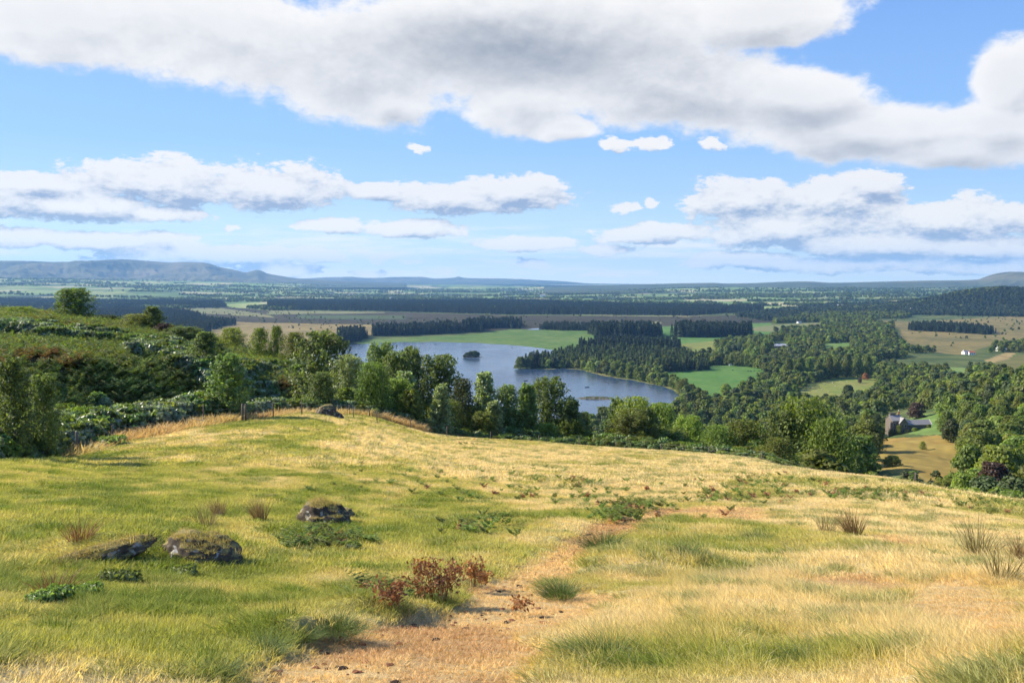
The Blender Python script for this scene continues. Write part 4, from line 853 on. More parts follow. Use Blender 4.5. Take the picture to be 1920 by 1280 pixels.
for j in o_[:NI]:
    kd = kinds[rr.integers(0, len(kinds))] if px[j] < 1790 else ['oak', 'ash', 'oak'][rr.integers(0, 3)]
    if kd == 'lime' and hh[j] < 9: kd = 'ash'
    key = kd + str(rr.integers(0, {'oak': 3, 'ash': 3, 'lime': 2, 'birch': 3, 'alder': 2}[kd])); mt = {'oak': 'oak', 'ash': 'ash', 'lime': 'oak', 'birch': 'birch', 'alder': 'ash'}[kd]
    u = rr.random(); mt = 'dark' if u < .16 else 'lime' if u < .27 else 'copper' if u > .99 else 'ash' if u > .8 else mt
    lab = '%s %s %s %s' % (SHW[kd][1], CLW[mt], SHW[kd][0], place_words(px[j], r[j], py[j]))
    put_tree(key, (x[j], y[j], z[j]), hh[j], ww[j], rr.random() * 6.28, lab, lab.split(' ', 1)[1] and ('woodland trees ' + place_words(px[j], r[j], py[j])), 'tree', mt)
rest = o_[NI:]
for nm, m_, lab in (('broadleaf_wood', px[rest] < 1790, 'deep broadleaf wood filling the valley below the meadow'), ('broadleaf_wood', px[rest] >= 1790, 'wooded hillside climbing at the right edge')):
    s = rest[m_]; n = len(s); sz = hh[s] / 11.5
    scatter(nm, np.stack([x[s], y[s], z[s]], 1), rr.random(n) * 6.28, np.stack([sz, sz, sz], 1) * (.9 + .3 * rr.random((n, 1))), rr.integers(0, 7, n), PC_BROAD, lab, 'wood')
print('valley trees', len(x))

# ------------------------------------------------------------------ trees along and behind the meadow edge
NEAR = [ # kind, px, top row, distance, width(px), label
 ('poplar0', 24, 672, 46, 52, 'feathery birch rising at the left edge above the dark shrubs', 'birch'), ('birch1', 78, 702, 49, 50, 'small leafy birch just right of the left edge birch', 'birch'),
 ('birch0', 145, 541, 205, 54, 'dense tree standing up against the plain on the left skyline', 'oak'), ('thorn0', 45, 574, 190, 60, 'low rounded bush on the far left skyline', 'lime'), ('thorn0', 98, 592, 150, 40, 'small bush between the skyline tree and the far left bush', 'ash'), ('thorn0', 210, 590, 195, 46, 'low dark bush right of the skyline tree', 'dark'), ('alder1', 266, 588, 185, 60, 'broad bush of the skyline pair', 'lime'), ('poplar1', 291, 574, 185, 32, 'narrow dark tree of the skyline pair', 'oak'),
 ('thorn0', 312, 606, 180, 36, 'grey twiggy bush right of the skyline pair', 'copper'), ('birch0', 350, 612, 170, 60, 'pale loose bush where the hillside dips', 'birch'),
 ('poplar1', 391, 622, 118, 52, 'tall narrow birch in the middle of the bracken bank', 'birch'), ('poplar0', 428, 664, 72, 64, 'full leafed birch directly behind the thick gatepost', 'birch'), ('thorn0', 437, 615, 175, 52, 'yellow green bush on the skyline above the thick gatepost', 'lime'), ('thorn0', 490, 616, 160, 34, 'small skyline bush before the golden moor', 'ash'), ('thorn0', 521, 613, 158, 28, 'dark little skyline tree before the golden moor', 'oak'), ('thorn0', 556, 625, 150, 48, 'rounded skyline bush left of the tall birch by the lake', 'oak'),
 ('birch2', 608, 625, 104, 92, 'tall broad birch covering the left tip of the lake', 'birch'), ('birch0', 655, 668, 98, 60, 'loose pale birch in front of the left end of the lake', 'silver'), ('alder1', 700, 682, 95, 60, 'dark dense tree in front of two lakeside birches', 'oak'), ('birch1', 714, 647, 118, 66, 'birch with a rounded top against the left part of the lake', 'birch'), ('birch2', 745, 662, 112, 56, 'grey green birch beside the round topped birch', 'birch'), ('birch0', 773, 655, 116, 48, 'slim birch top just left of the gap to the lake', 'birch'),
 ('aspen0', 760, 698, 101, 62, 'silvery leafed aspen low in front of the slim birch', 'silver'), ('birch1', 822, 670, 114, 78, 'tall birch with a pointed shoulder in front of open water', 'birch'), ('thorn0', 868, 714, 108, 54, 'blackish thorn tree standing left of the silver aspen', 'dark'), ('aspen1', 827, 722, 97, 46, 'young yellow green aspen with a bare white stem at the meadow edge', 'silver'),
 ('aspen0', 909, 701, 110, 58, 'silver leafed aspen against the middle of the lake', 'silver'), ('birch2', 950, 724, 112, 50, 'slim birch with a thin leader right of the silver aspen', 'birch'), ('aspen1', 925, 752, 105, 46, 'short pale aspen at the foot of the slim birch', 'silver'), ('aspen0', 988, 722, 114, 56, 'yellow green aspen left of the tallest lakeside birch', 'birch'), ('birch0', 1028, 711, 118, 70, 'full birch with a dark right side below the fishing boats', 'birch'), ('aspen1', 1071, 748, 116, 52, 'short rounded birch before the stony islet', 'birch'), ('thorn0', 1092, 776, 120, 40, 'dark low bush right of the short rounded birch', 'dark'),
 ('poplar1', 1157, 748, 135, 44, 'thin wispy birch near the right end of the water', 'birch'), ('alder0', 1192, 750, 132, 74, 'bushy olive green tree before the right end of the water', 'lime'), ('alder1', 1242, 762, 140, 60, 'grey green alder right of the bushy olive tree', 'ash'), ('birch0', 1290, 782, 128, 56, 'yellowish birch low in the dark hollow', 'lime'),
 ('alder0', 1508, 754, 128, 118, 'largest tree of the near bank, a spreading alder with light clumps', 'ash'), ('alder1', 1556, 792, 118, 90, 'dark lower half of the near bank with yellowish boughs', 'oak'), ('birch1', 1462, 775, 126, 60, 'pale feathery birch leaning on the largest alder', 'birch'), ('alder0', 1395, 792, 122, 84, 'rounded alder in the middle of the bank below the bright field', 'oak'), ('alder1', 1345, 800, 118, 70, 'rounded mid green tree at the left of the bank', 'ash')]
for k, px, ty, r, wpx, lab, mt in NEAR:
    p = on(px, r); top = r * float(ray(px, ty)[1]); h = max(top - p.z, 1.6); w = wpx / F * r * 1.12; p.z -= .15
    put_tree(k, p, h, w, rr.random() * 6, lab, 'trees and bushes behind the meadow edge', 'tree', mt)

for i in range(22):   # the lower trees that close the belt
    px = 590 + i * 24 + rr.random() * 14; th_ = float(ray(px, 780)[0]); r = float(edge_r(th_)) + 7 + 20 * rr.random(); k = ['birch0', 'aspen0', 'birch2', 'alder0', 'thorn0', 'poplar0'][rr.integers(0, 6)]; mt = ['birch', 'ash', 'oak', 'silver', 'lime'][rr.integers(0, 5)]; h = 3.2 + 2.4 * rr.random() + .05 * (r - float(edge_r(th_)))
    p = on(px, r); p.z -= .15; put_tree(k, p, h, h * (.55 + .25 * rr.random()), rr.random() * 6, {'birch': 'grey green', 'ash': 'mid green', 'oak': 'dark green', 'silver': 'pale', 'lime': 'yellow green'}[mt] + ' young tree filling the belt before the lake', 'trees and bushes behind the meadow edge', 'tree', mt)
for i in range(15):
    px = 1115 + i * 33 + rr.random() * 16; th_ = float(ray(px, 780)[0]); r = float(edge_r(th_)) + 12 + 18 * rr.random(); k = ['birch1', 'alder1', 'alder0', 'thorn0'][rr.integers(0, 4)]; mt = ['birch', 'ash', 'oak', 'lime'][rr.integers(0, 4)]; h = 4.2 + 2.2 * rr.random()
    p = on(px, r); p.z -= .15; put_tree(k, p, h, h * (.7 + .25 * rr.random()), rr.random() * 6, {'birch': 'grey green', 'ash': 'mid green', 'oak': 'dark green', 'lime': 'yellow green'}[mt] + ' small tree low behind the straw coloured edge', 'trees and bushes behind the meadow edge', 'tree', mt)

# ------------------------------------------------------------------ bracken, scrub and brambles behind the fence
def frond_clump(n, h, mat, seed, leaf=.16, droop=.5, stem=None):
    rr_ = np.random.default_rng(seed); Ps, Ns, Us, S = [], [], [], []
    for i in range(n):
        a = rr_.random() * 2 * pi; L = h * (.7 + .5 * rr_.random()); d = np.array([cos(a), sin(a), 0]); sd = np.array([-sin(a), cos(a), 0]); tw = rr_.random() * .5
        for j in range(7):
            t = .25 + .75 * j / 6; p = d * (L * .75 * t ** 1.5) + np.array([0, 0, L * (t * 1.15 - droop * t * t * .75)])
            for s in (-1, 1):
                Ps.append(p + sd * s * leaf * .55 * (1.15 - t)); Us.append(sd * s + d * .35 + np.array([0, 0, -.15])); Ns.append(np.array([0, 0, 1.]) - d * (.5 - t) + rr_.normal(size=3) * .22); S.append(leaf * (1.25 - t) * (.7 + .4 * rr_.random()))
    S = np.array(S); V, Q = quads(np.array(Ps), np.array(Ns), np.array(Us), S * .38, S * .95); return meshnp('bracken clump', V, Q, None, [ML[mat]])
def leafy_clump(n, h, w, ls, mat, seed, el=1.6, lobes=7):
    rr_ = np.random.default_rng(seed); V, Q = crown_np(rr_, h, w, .02, lobes, n, ls, shape='dome', lobe=.42); return meshnp('leafy clump', V, Q, None, [ML[mat]])
PC_BRACK = proto_coll('bracken', [frond_clump(8, .95, 'bracken', i, .24) for i in range(4)] + [frond_clump(8, .85, 'rustfern', 9, .22)])
PC_SCRUB = proto_coll('scrub', [leafy_clump(520, 1.7, 2.2, .20, m, 60 + i) for i, m in enumerate(['scrub', 'scrub', 'sallow', 'oak'])] + [leafy_clump(420, 1.5, 2.0, .24, 'sallow', 71), leafy_clump(500, 1.5, 2.2, .18, 'lime', 72)])
def ring(n, th0, th1, ra, rb):
    th = th0 + (th1 - th0) * rr.random(n); r = np.sqrt(ra ** 2 + (rb ** 2 - ra ** 2) * rr.random(n)); return th, r
th, r = ring(30000, R(-38), R(-7.5), 48, 232); x, y = r * np.sin(th), r * np.cos(th); er = edge_r(th); nb = fbm(x, y, 14., 3, off=15)
k = (r > er + 9 + 8 * nb) & (r < 232 - sstep(th, R(-22), R(-8)) * 60); x, y, nb, th, r = x[k], y[k], nb[k], th[k], r[k]; n = len(x); nr = fbm(x, y, 9., 3, off=33)
ix = rr.integers(0, 4, n); ix[(nr > .66) & (rr.random(n) < .7)] = 4; sc_ = (1.1 + .9 * rr.random(n)) * (.6 + 1.2 * nb)
scatter('bracken', np.stack([x, y, Hd(x, y) - .05], 1), rr.random(n) * 6.28, sc_, ix, PC_BRACK, 'dense green and rusty bracken covering the left hillside', 'bracken')
th, r = ring(21000, R(-38), R(-7), 42, 150); x, y = r * np.sin(th), r * np.cos(th); er = edge_r(th); nb = fbm(x, y, 11., 3, off=44); px, py = topix(x, y, Hd(x, y))
k = ((r > er + 1.6 + 2.5 * (px > 220)) & (r < er + 24 + 14 * nb)) | ((r > er + 14) & (nb > .56) & (r < 150)); x, y, nb = x[k], y[k], nb[k]; n = len(x)
ix = np.where(rr.random(n) < .38, 4, rr.integers(0, 6, n)); dist = np.hypot(x, y) - edge_r(np.arctan2(x, y))
scatter('scrub', np.stack([x, y, Hd(x, y) - .15], 1), rr.random(n) * 6.28, (.65 + .5 * rr.random(n) + .7 * nb) * (.55 + .45 * sstep(dist, 1, 8)), ix, PC_SCRUB, 'windblown silvery leaved scrub between the fence and the bracken', 'scrub')
th, r = ring(9500, R(-10), R(32), 56, 135); x, y = r * np.sin(th), r * np.cos(th); er = edge_r(th); nb = fbm(x, y, 9., 3, off=55)
k = (r > er + 2.) & (r < er + 27); x, y, nb, th, r, er = x[k], y[k], nb[k], th[k], r[k], er[k]; n = len(x); ix = np.array([0, 1, 3, 0])[rr.integers(0, 4, n)]; ix[rr.random(n) < .12] = 5
gr = sstep(r - er, 1, 12) * (1 - .25 * sstep(th, R(18), R(24)))
scatter('scrub', np.stack([x, y, Hd(x, y) - .2], 1), rr.random(n) * 6.28, (.5 + .5 * rr.random(n) + .5 * nb) * (.5 + .9 * gr) * (1 - .42 * sstep(th, R(14), R(24)) * sstep(r - er, 22, 10)), ix, PC_SCRUB, 'dark brambles and undergrowth below the meadow edge', 'undergrowth')

# ------------------------------------------------------------------ meadow grass
def blademat(name, rough=.7, transl=.45, tipmix=.35):
    m, T, out = newmat(name); at = T.n('ShaderNodeAttribute', attribute_type='INSTANCER', attribute_name='gcol'); ge = T.n('ShaderNodeNewGeometry'); oi = T.n('ShaderNodeObjectInfo')
    rnd = ge.outputs['Random Per Island']; v = T.m('MULTIPLY_ADD', rnd, 1.3, .95)
    c = T.mix(1., at.outputs['Color'], T.xyz(v, v, v), 'MULTIPLY'); c = T.mix(T.ss(rnd, .72, .9, 0, tipmix), c, (.64, .56, .34))
    b = bsdf(T, c, rough, .12); tr = T.n('ShaderNodeBsdfTranslucent'); T.l(T.mix(1., c, (1.25, 1.2, .7), 'MULTIPLY'), tr.inputs[0]); mx = T.n('ShaderNodeMixShader'); mx.inputs[0].default_value = transl
    T.l(b.outputs[0], mx.inputs[1]); T.l(tr.outputs[0], mx.inputs[2]); T.l(mx.outputs[0], out.inputs[0]); return m
MBLADE = blademat('grass blades'); MBLADEL = blademat('long bleached grass', tipmix=.75)
def fixedblade(name, col, transl=.3, var=.5):
    m, T, out = newmat(name); ge = T.n('ShaderNodeNewGeometry'); v = T.m('MULTIPLY_ADD', ge.outputs['Random Per Island'], var * 2, 1 - var)
    c = T.mix(1., col, T.xyz(v, v, v), 'MULTIPLY'); b = bsdf(T, c, .6, .3); tr = T.n('ShaderNodeBsdfTranslucent'); T.l(c, tr.inputs[0]); mx = T.n('ShaderNodeMixShader'); mx.inputs[0].default_value = transl
    T.l(b.outputs[0], mx.inputs[1]); T.l(tr.outputs[0], mx.inputs[2]); T.l(mx.outputs[0], out.inputs[0]); return m
MTUSS = fixedblade('lush tussock grass', (.135, .185, .040)); MRUSH = fixedblade('dry rush stems', (.26, .17, .07)); MRUSHG = fixedblade('olive rush stems', (.26, .21, .08)); MRED_ = fixedblade('reddish rush stems', (.24, .11, .05)); MSTRAW = fixedblade('straw stems', (.42, .32, .16))
def tuft_np(n, h, spread, w, lean, seed, curve=.5, hv=.5, fan=.35):
    rr_ = np.random.default_rng(seed); a = rr_.random(n) * 2 * pi; q = spread * np.sqrt(rr_.random(n)); B = np.stack([q * np.cos(a), q * np.sin(a), np.full(n, -.02)], 1)
    H = h * (1 - hv + 2 * hv * rr_.random(n)); d = np.stack([np.cos(a), np.sin(a)], 1) * (fan * (.3 + q / max(spread, 1e-6)))[:, None] + rr_.normal(size=(n, 2)) * .22 + np.array(lean)
    f = rr_.random(n) * 2 * pi; sd = np.stack([np.cos(f), np.sin(f), np.zeros(n)], 1) * w * .5; V = []
    for t, ww in ((0, 1.), (.55, .8), (1., .12)):
        c = B + np.column_stack([d * (H * t)[:, None] * (1 - curve + curve * 2 * t), H * t * (1 - .28 * t * np.linalg.norm(d, axis=1))]); V += [c - sd * ww, c + sd * ww]
    V = np.stack(V, 1).reshape(-1, 3); k = np.arange(n)[:, None] * 6
    return V, np.concatenate([k + np.array([0, 1, 3, 2]), k + np.array([2, 3, 5, 4])])
def tuft(name, mat, **kw): V, Q = tuft_np(**kw); return meshnp(name, V, Q, None, [mat])
LEAN = (-.16, .10)
PC_G1 = proto_coll('turf near', [tuft('turf', MBLADE, n=38, h=.045, spread=.11, w=.006, lean=LEAN, seed=i, fan=.5) for i in range(3)] +
                   [tuft('long grass', MBLADEL, n=20, h=.13, spread=.10, w=.0045, lean=(-.3, .1), seed=10 + i, fan=.35, curve=.6) for i in range(3)] + [tuft('cropped turf', MBLADE, n=30, h=.035, spread=.10, w=.008, lean=LEAN, seed=17, fan=.8)] + [tuft('green turf', MBLADE, n=46, h=.085, spread=.10, w=.008, lean=LEAN, seed=18, fan=.6)])
PC_G2 = proto_coll('turf middle', [tuft('turf', MBLADE, n=58, h=.055, spread=.26, w=.012, lean=LEAN, seed=20 + i, fan=.5) for i in range(3)] +
                   [tuft('long grass', MBLADEL, n=32, h=.13, spread=.22, w=.010, lean=(-.3, .1), seed=30 + i, fan=.35) for i in range(3)] + [tuft('cropped turf', MBLADE, n=40, h=.045, spread=.24, w=.014, lean=LEAN, seed=37, fan=.8)] + [tuft('green turf', MBLADE, n=60, h=.10, spread=.2, w=.014, lean=LEAN, seed=38, fan=.6)])
PC_G3 = proto_coll('turf far', [tuft('turf', MBLADE, n=60, h=.085, spread=.5, w=.03, lean=LEAN, seed=40 + i, fan=.5) for i in range(3)] +
                   [tuft('long grass', MBLADEL, n=50, h=.20, spread=.42, w=.024, lean=(-.3, .1), seed=50 + i, fan=.35) for i in range(3)] + [tuft('cropped turf', MBLADE, n=50, h=.06, spread=.5, w=.03, lean=LEAN, seed=57, fan=.8)] + [tuft('green turf', MBLADE, n=60, h=.13, spread=.4, w=.03, lean=LEAN, seed=58, fan=.6)])
LONGB = [(1450, 1090, 420, 110), (1800, 1120, 260, 160), (1120, 1225, 130, 70), (1350, 1240, 420, 90), (1750, 1240, 260, 60), (1350, 1010, 150, 30)]
def grass(name, n, ra, rb, coll, label, hs=1.):
    th, r = ring(n, R(-37), R(37), ra, rb); x, y = r * np.sin(th), r * np.cos(th); k = r < edge_r(th) + 1.5; x, y, th, r = x[k], y[k], th[k], r[k]; n = len(x)
    tr, pa = masks(x, y); z = Hd(x, y) - tr * .10; px, py = topix(x, y, z); n1 = fbm(x, y, 9., 4); n2 = fbm(x, y, 1.6, 4, off=5); lump = fbm(x, y, .55, 3, off=61); n5 = fbm(x, y, .9, 3, off=71)
    col = meadow_tint(x, y, r, px, py, tr, pa, n1, n2) * (.82 + .36 * rr.random((n, 1)))
    lo = np.zeros(n)
    for a, b, c, e in LONGB: lo = np.maximum(lo, np.exp(-(((px - a) / c) ** 2 + ((py - b) / e) ** 2)))
    u = rr.random(n); trn = np.maximum(masks(x - .35, y)[0], masks(x + .45, y)[0]); lo = lo * sstep(n5, .36, .62) * (1 - trn) * (1 - pa); lump = lump * (1 - .35 * trn); ix = rr.integers(0, 3, n); ix = np.where(u < lo * .75, 3 + rr.integers(0, 3, n), ix); ix = np.where((tr + pa > .5) | (u > .97), 6, ix)
    gr = (n5 > .57) & (tr + pa < .3) & (fbm(x, y, .35, 2, off=81) > .55); ix = np.where(gr, 7, ix); col = np.where(gr[:, None], col * .40 + np.array([.050, .085, .008]), col)
    keep = (tr + pa < .4) | (rr.random(n) < .72)
    s = hs * (.55 + 1.1 * lump) * (.8 + .4 * rr.random(n)); sc_ = np.stack([.8 + .5 * rr.random(n)] * 2 + [s], 1); sc_[:, :2] *= hs
    rot = np.stack([np.zeros(n), np.zeros(n), (rr.random(n) - .5) * 1.6], 1)
    P = np.stack([x, y, z - .005], 1)
    scatter(name, P[keep], rot[keep], sc_[keep], ix[keep], coll, label, 'grass', col=col[keep])
grass('meadow_grass', 26000, 3.6, 15, PC_G1, 'nearest grass of the meadow, green tufts and bleached blades')
grass('meadow_grass', 42000, 14, 42, PC_G2, 'grass over the middle of the meadow')
grass('meadow_grass', 46000, 40, 106, PC_G3, 'yellowing grass on the far part of the meadow', 1.)
# the band of reddish grass under the fence
th, r = ring(16000, R(-31), R(-6), 52, 100); x, y = r * np.sin(th), r * np.cos(th); er = edge_r(th); k = (r > er - .6) & (r < er + 4.5); x, y = x[k], y[k]; n = len(x); nb = fbm(x, y, 5, 3, off=3)[:, None]
scatter('fence_grass', np.stack([x, y, Hd(x, y)], 1), rr.random(n) * 6, (1.9 + 1.2 * rr.random(n)), rr.integers(3, 6, n), PC_G3, 'tall russet grass growing along the fence line', 'grass', col=(np.array([.38, .23, .12]) * (1 - nb) + np.array([.36, .29, .12]) * nb) * (.8 + .4 * rr.random((n, 1))))
# young bracken sprigs in the dry grass
PC_SPRIG = proto_coll('sprig', [frond_clump(4, .30, m, 90 + i, .10) for i, m in enumerate(['bracken', 'bracken', 'lime', 'deadfern'])])
SPR = [(1620, 930, 90, 10, 120), (1080, 905, 40, 9, 30), (1180, 955, 60, 10, 50), (1390, 930, 120, 14, 60), (1460, 905, 120, 12, 70), (1850, 950, 90, 12, 60), (1230, 930, 300, 30, 90), (870, 905, 200, 30, 60), (900, 990, 60, 20, 30), (600, 1020, 70, 14, 60), (700, 1120, 60, 10, 14), (1700, 900, 120, 10, 60), (1160, 975, 40, 8, 50), (900, 830, 60, 8, 40)]
P_ = []
for a, b, c, e, m_ in SPR:
    for _ in range(m_):
        w_ = W0(a + rr.normal() * c * .55, max(850 if b > 860 else 790, b + rr.normal() * e * .55)); P_.append(w_)
P_ = np.array(P_); P_ = P_[np.hypot(P_[:, 0], P_[:, 1]) < edge_r(np.arctan2(P_[:, 0], P_[:, 1])) + 1]; n = len(P_); u = rr.random(n)
scatter('bracken_sprigs', np.column_stack([P_, Hd(P_[:, 0], P_[:, 1])]), rr.random(n) * 6, .6 + .7 * rr.random(n), np.where(u < .12, 3, rr.integers(0, 3, n)), PC_SPRIG, 'small green bracken sprigs scattered through the dry grass', 'bracken')
# crumbs of earth on the trampled track
MEARTH = simple('dark peaty earth', (.055, .034, .026), .95, .1, 20, .5, .6, .02); MEARTHR = simple('red earth crumbs', (.26, .11, .055), .95, .1, 20, .4, .6, .02)
def clod(mat, seed):
    bm = __import__('bmesh').new(); __import__('bmesh').ops.create_icosphere(bm, subdivisions=2, radius=1); r_ = random.Random(seed)
    for v in bm.verts: v.co *= .65 + .6 * r_.random(); v.co.z *= .45
    me = bpy.data.meshes.new('clod'); bm.to_mesh(me); bm.free(); me.materials.append(mat); return me
PC_CLOD = proto_coll('clod', [clod(MEARTH, 1), clod(MEARTH, 2), clod(MEARTHR, 3), clod(MEARTHR, 4)])
P_ = []
for poly, m_ in ((TRACKW, 4500), (PATCHW[1], 500), (PATCHW[3], 40), (PATCHW[0], 90)):
    p = np.array(poly); q = p.min(0) + rr.random((m_, 2)) * (p.max(0) - p.min(0)); q = q[inpoly(q[:, 0], q[:, 1], poly)]; q = q[fbm(q[:, 0], q[:, 1], .8, 3, off=12) > .47]; P_.append(q[np.hypot(q[:, 0], q[:, 1]) < 60])
for a, b, m_ in ((760, 1163, 45), (735, 1172, 30), (700, 1180, 20), (1175, 975, 50), (1150, 982, 30), (1800, 1128, 14), (1560, 1080, 14)):
    w0 = np.array(W0(a, b)); P_.append(w0 + rr.normal(size=(m_, 2)) * np.array([.16, .10]))
P_ = np.concatenate(P_); n = len(P_); d_ = np.hypot(P_[:, 0], P_[:, 1])
scatter('earth_clods', np.column_stack([P_, Hd(P_[:, 0], P_[:, 1]) - .10]), rr.random(n) * 6, (.012 + .034 * rr.random(n) ** 2.4) * (.7 + d_ / 22), np.where(rr.random(n) < .3, rr.integers(0, 2, n), rr.integers(2, 4, n)), PC_CLOD, 'crumbs of dark and red earth on the trampled track', 'earth')

# single tussocks, rushes, dead bracken and nettles
def thing_mesh(name, me, px, py, size, label, cat, group=None, rot=0., sink=.03, sx=1., rmin=3.):
    p = hit(px, py, rmin); p.z -= sink; o = link(name, me, None, p, (0, 0, rot), (size * sx, size, size)); return tag(o, label, cat, group)
def pxm(px, py, npx): p = hit(px, py); return npx * p.xy.length / F
TUS = [tuft('grass_tussock', MTUSS, n=760, h=.30, spread=.30, w=.007, lean=(-.25, .05), seed=60 + i, fan=.75, curve=.7, hv=.35) for i in range(3)]
for i, (px, py, w, lab) in enumerate([(1048, 1112, 74, 'round dark green tussock beside the middle of the track'), (1132, 1026, 84, 'dark green tussock near the upper end of the track'), (640, 1176, 84, 'overhanging green tussock on the left bank of the track'), (572, 1192, 56, 'middle one of three green tussocks along the left bank of the track'), (500, 1218, 74, 'lowest green tussock along the left bank of the track'), (1135, 1236, 125, 'widest green tussock at the lower centre of the picture'), (1340, 1056, 54, 'low shadowy tussock in the middle of the long grass'), (1510, 1242, 84, 'green tussock at the bottom right of centre'), (1285, 1038, 60, 'yellowish tussock just right of the upper track'), (1420, 1012, 50, 'small dark tussock near the far right rushes'), (800, 1126, 80, 'pale tussock under the dead bracken'), (405, 1266, 90, 'dark tussock cut off by the lower picture edge')]):
    thing_mesh('grass_tussock', TUS[i % 3], px, py, pxm(px, py, w) / .85, lab, 'grass tussock', 'green tussocks in the meadow', rot=i * 1.3, sx=1.1)
RUS = [tuft('rush_clump', MRUSH, n=170, h=.62, spread=.12, w=.011, lean=(-.22, .02), seed=70, fan=.22, curve=.25, hv=.25), tuft('rush_clump', MRUSHG, n=90, h=.58, spread=.16, w=.010, lean=(-.12, .02), seed=71, fan=.4, curve=.3, hv=.35), tuft('rush_clump', MRED_, n=150, h=.40, spread=.2, w=.010, lean=(-.1, .0), seed=72, fan=.4, curve=.3)]
for i, (px, py, h, k, lab) in enumerate([(1600, 1006, 52, 0, 'dark brown rush clump standing in the right part of the meadow'), (488, 976, 44, 0, 'brown leaning rush clump between the boulders'), (412, 968, 36, 0, 'brown rush clump left of the leaning one'), (385, 988, 48, 1, 'thin straw coloured rushes behind the middle boulder'), (1835, 1040, 66, 1, 'tall loose olive rushes near the right edge'), (1880, 1085, 62, 1, 'broad bleached rush clump at the right edge'), (1550, 995, 40, 1, 'pale thin rushes left of the dark brown clump'), (100, 1112, 42, 2, 'reddish rush clump at the foot of the long rock'), (120, 1062, 34, 1, 'sparse stems on the upper left of the long rock'), (150, 1010, 34, 2, 'small reddish rushes beside the long rock'), (1915, 1055, 46, 0, 'brown rushes cut by the right picture edge')]):
    thing_mesh('rush_clump', RUS[k], px, py, pxm(px, py, h) / (.62, .58, .40)[k], lab, 'rushes', 'rush clumps in the meadow', rot=i * .5 - .4)
def dead_bracken(n, h, w, seed):
    rr_ = np.random.default_rng(seed); mb = MB(); Ps, Ns, Us, S = [], [], [], []
    for i in range(n):
        a = rr_.random() * 2 * pi; b0 = Vector(((rr_.random() - .5) * w * .5, (rr_.random() - .5) * w * .3, 0)); L = h * (.55 + .5 * rr_.random()); d = Vector((cos(a), sin(a) * .6, 0)); pts = [b0 + d * (w * .38 * t * t * rr_.uniform(.6, 1.3)) + Vector((0, 0, L * (1.25 * t - .42 * t * t))) for t in (0, .35, .7, 1.)]
        mb.tube(pts, [.006, .005, .004, .002], 4, False)
        for j in range(32):
            t = .3 + .7 * rr_.random(); k = min(2, int(t * 3)); f = t * 3 - k; p = pts[k].lerp(pts[k + 1], min(f, 1)); Ps.append(np.array(p) + rr_.normal(size=3) * (.045, .045, .03)); Us.append(rr_.normal(size=3) + [0, 0, -.9]); Ns.append(rr_.normal(size=3)); S.append(.022 + .024 * rr_.random())
    S = np.array(S); V, Q = quads(np.array(Ps), np.array(Ns), np.array(Us), S * .42, S * .8); return meshnp('fronds', V, Q, None, [ML['deadfern']]), mb.mesh('stems', MSTRAW)
for i, (px, py, h, n, w, lab) in enumerate([(815, 1128, 88, 26, 110, 'large rust brown dead bracken plant beside the track'), (888, 1098, 56, 10, 36, 'upright narrow dead bracken plant right of the large one'), (735, 1140, 52, 8, 60, 'small dead bracken tuft at the left of the large plant'), (692, 1112, 22, 5, 36, 'little withered frond in the grass left of the track'), (905, 1094, 26, 5, 24, 'low brown frond touching the upright dead bracken'), (970, 1140, 22, 4, 40, 'broken frond lying on the track')]):
    p = hit(px, py); s = p.xy.length / F; fr, st = dead_bracken(n, h * s * 1.2, w * s * 1.15, 5 + i); p.z -= .02; t = link('dead_bracken', None, None, p); tag(t, lab, 'dead bracken', 'dead bracken beside the track'); link('fronds', fr, t); link('stems', st, t)
NET = [leafy_clump(800, .16, .62, .050, 'dockleaf', 80 + i) for i in range(2)]
for m_ in NET: m_.name = 'nettle_patch'
for i, (px, py, w, lab) in enumerate([(98, 1128, 84, 'leafy nettles at the bottom of the long rock'), (160, 1116, 66, 'nettles between the long rock and the middle boulder'), (222, 1092, 80, 'smaller nettle patch left of the middle boulder'), (600, 1020, 60, 'green weeds below the back boulder'), (660, 1030, 50, 'thin weeds right of the back boulder'), (345, 1078, 60, 'weeds in the shade of the middle boulder'), (330, 806, 50, 'dark docks growing at the fence foot'), (205, 838, 60, 'leafy weeds in the shadow by the fence')]):
    thing_mesh('nettle_patch', NET[i % 2], px, py, pxm(px, py, w) / .6, lab, 'nettles', 'leafy weeds in the meadow', rot=i)

# ------------------------------------------------------------------ boulders
def rockmat():
    m, T, out = newmat('lichened rock'); tcn = T.n('ShaderNodeTexCoord'); ge = T.n('ShaderNodeNewGeometry'); v = tcn.outputs['Object']
    n = T.noise(v, 3.5, 8, .68); c = T.ramp(n, [(.3, (.032, .024, .018)), (.55, (.10, .078, .055)), (.75, (.17, .145, .115))]); l_ = T.noise(v, 4.2, 3, .5); c = T.mix(T.ss(l_, .60, .66, 0, .85), c, (.42, .41, .38))
    sp = T.n('ShaderNodeSeparateXYZ'); T.l(ge.outputs['Normal'], sp.inputs[0]); ms = T.m('MULTIPLY_ADD', T.m('SUBTRACT', n, .5), 1.3, sp.outputs[2]); c = T.mix(T.ss(ms, .62, .86), c, T.mix(T.noise(v, 14, 4, .6), (.17, .16, .05), (.33, .24, .10)))
    b = bsdf(T, c, .9, .2, n, .9, .05); T.l(b.outputs[0], out.inputs[0]); return m
MROCK = rockmat()
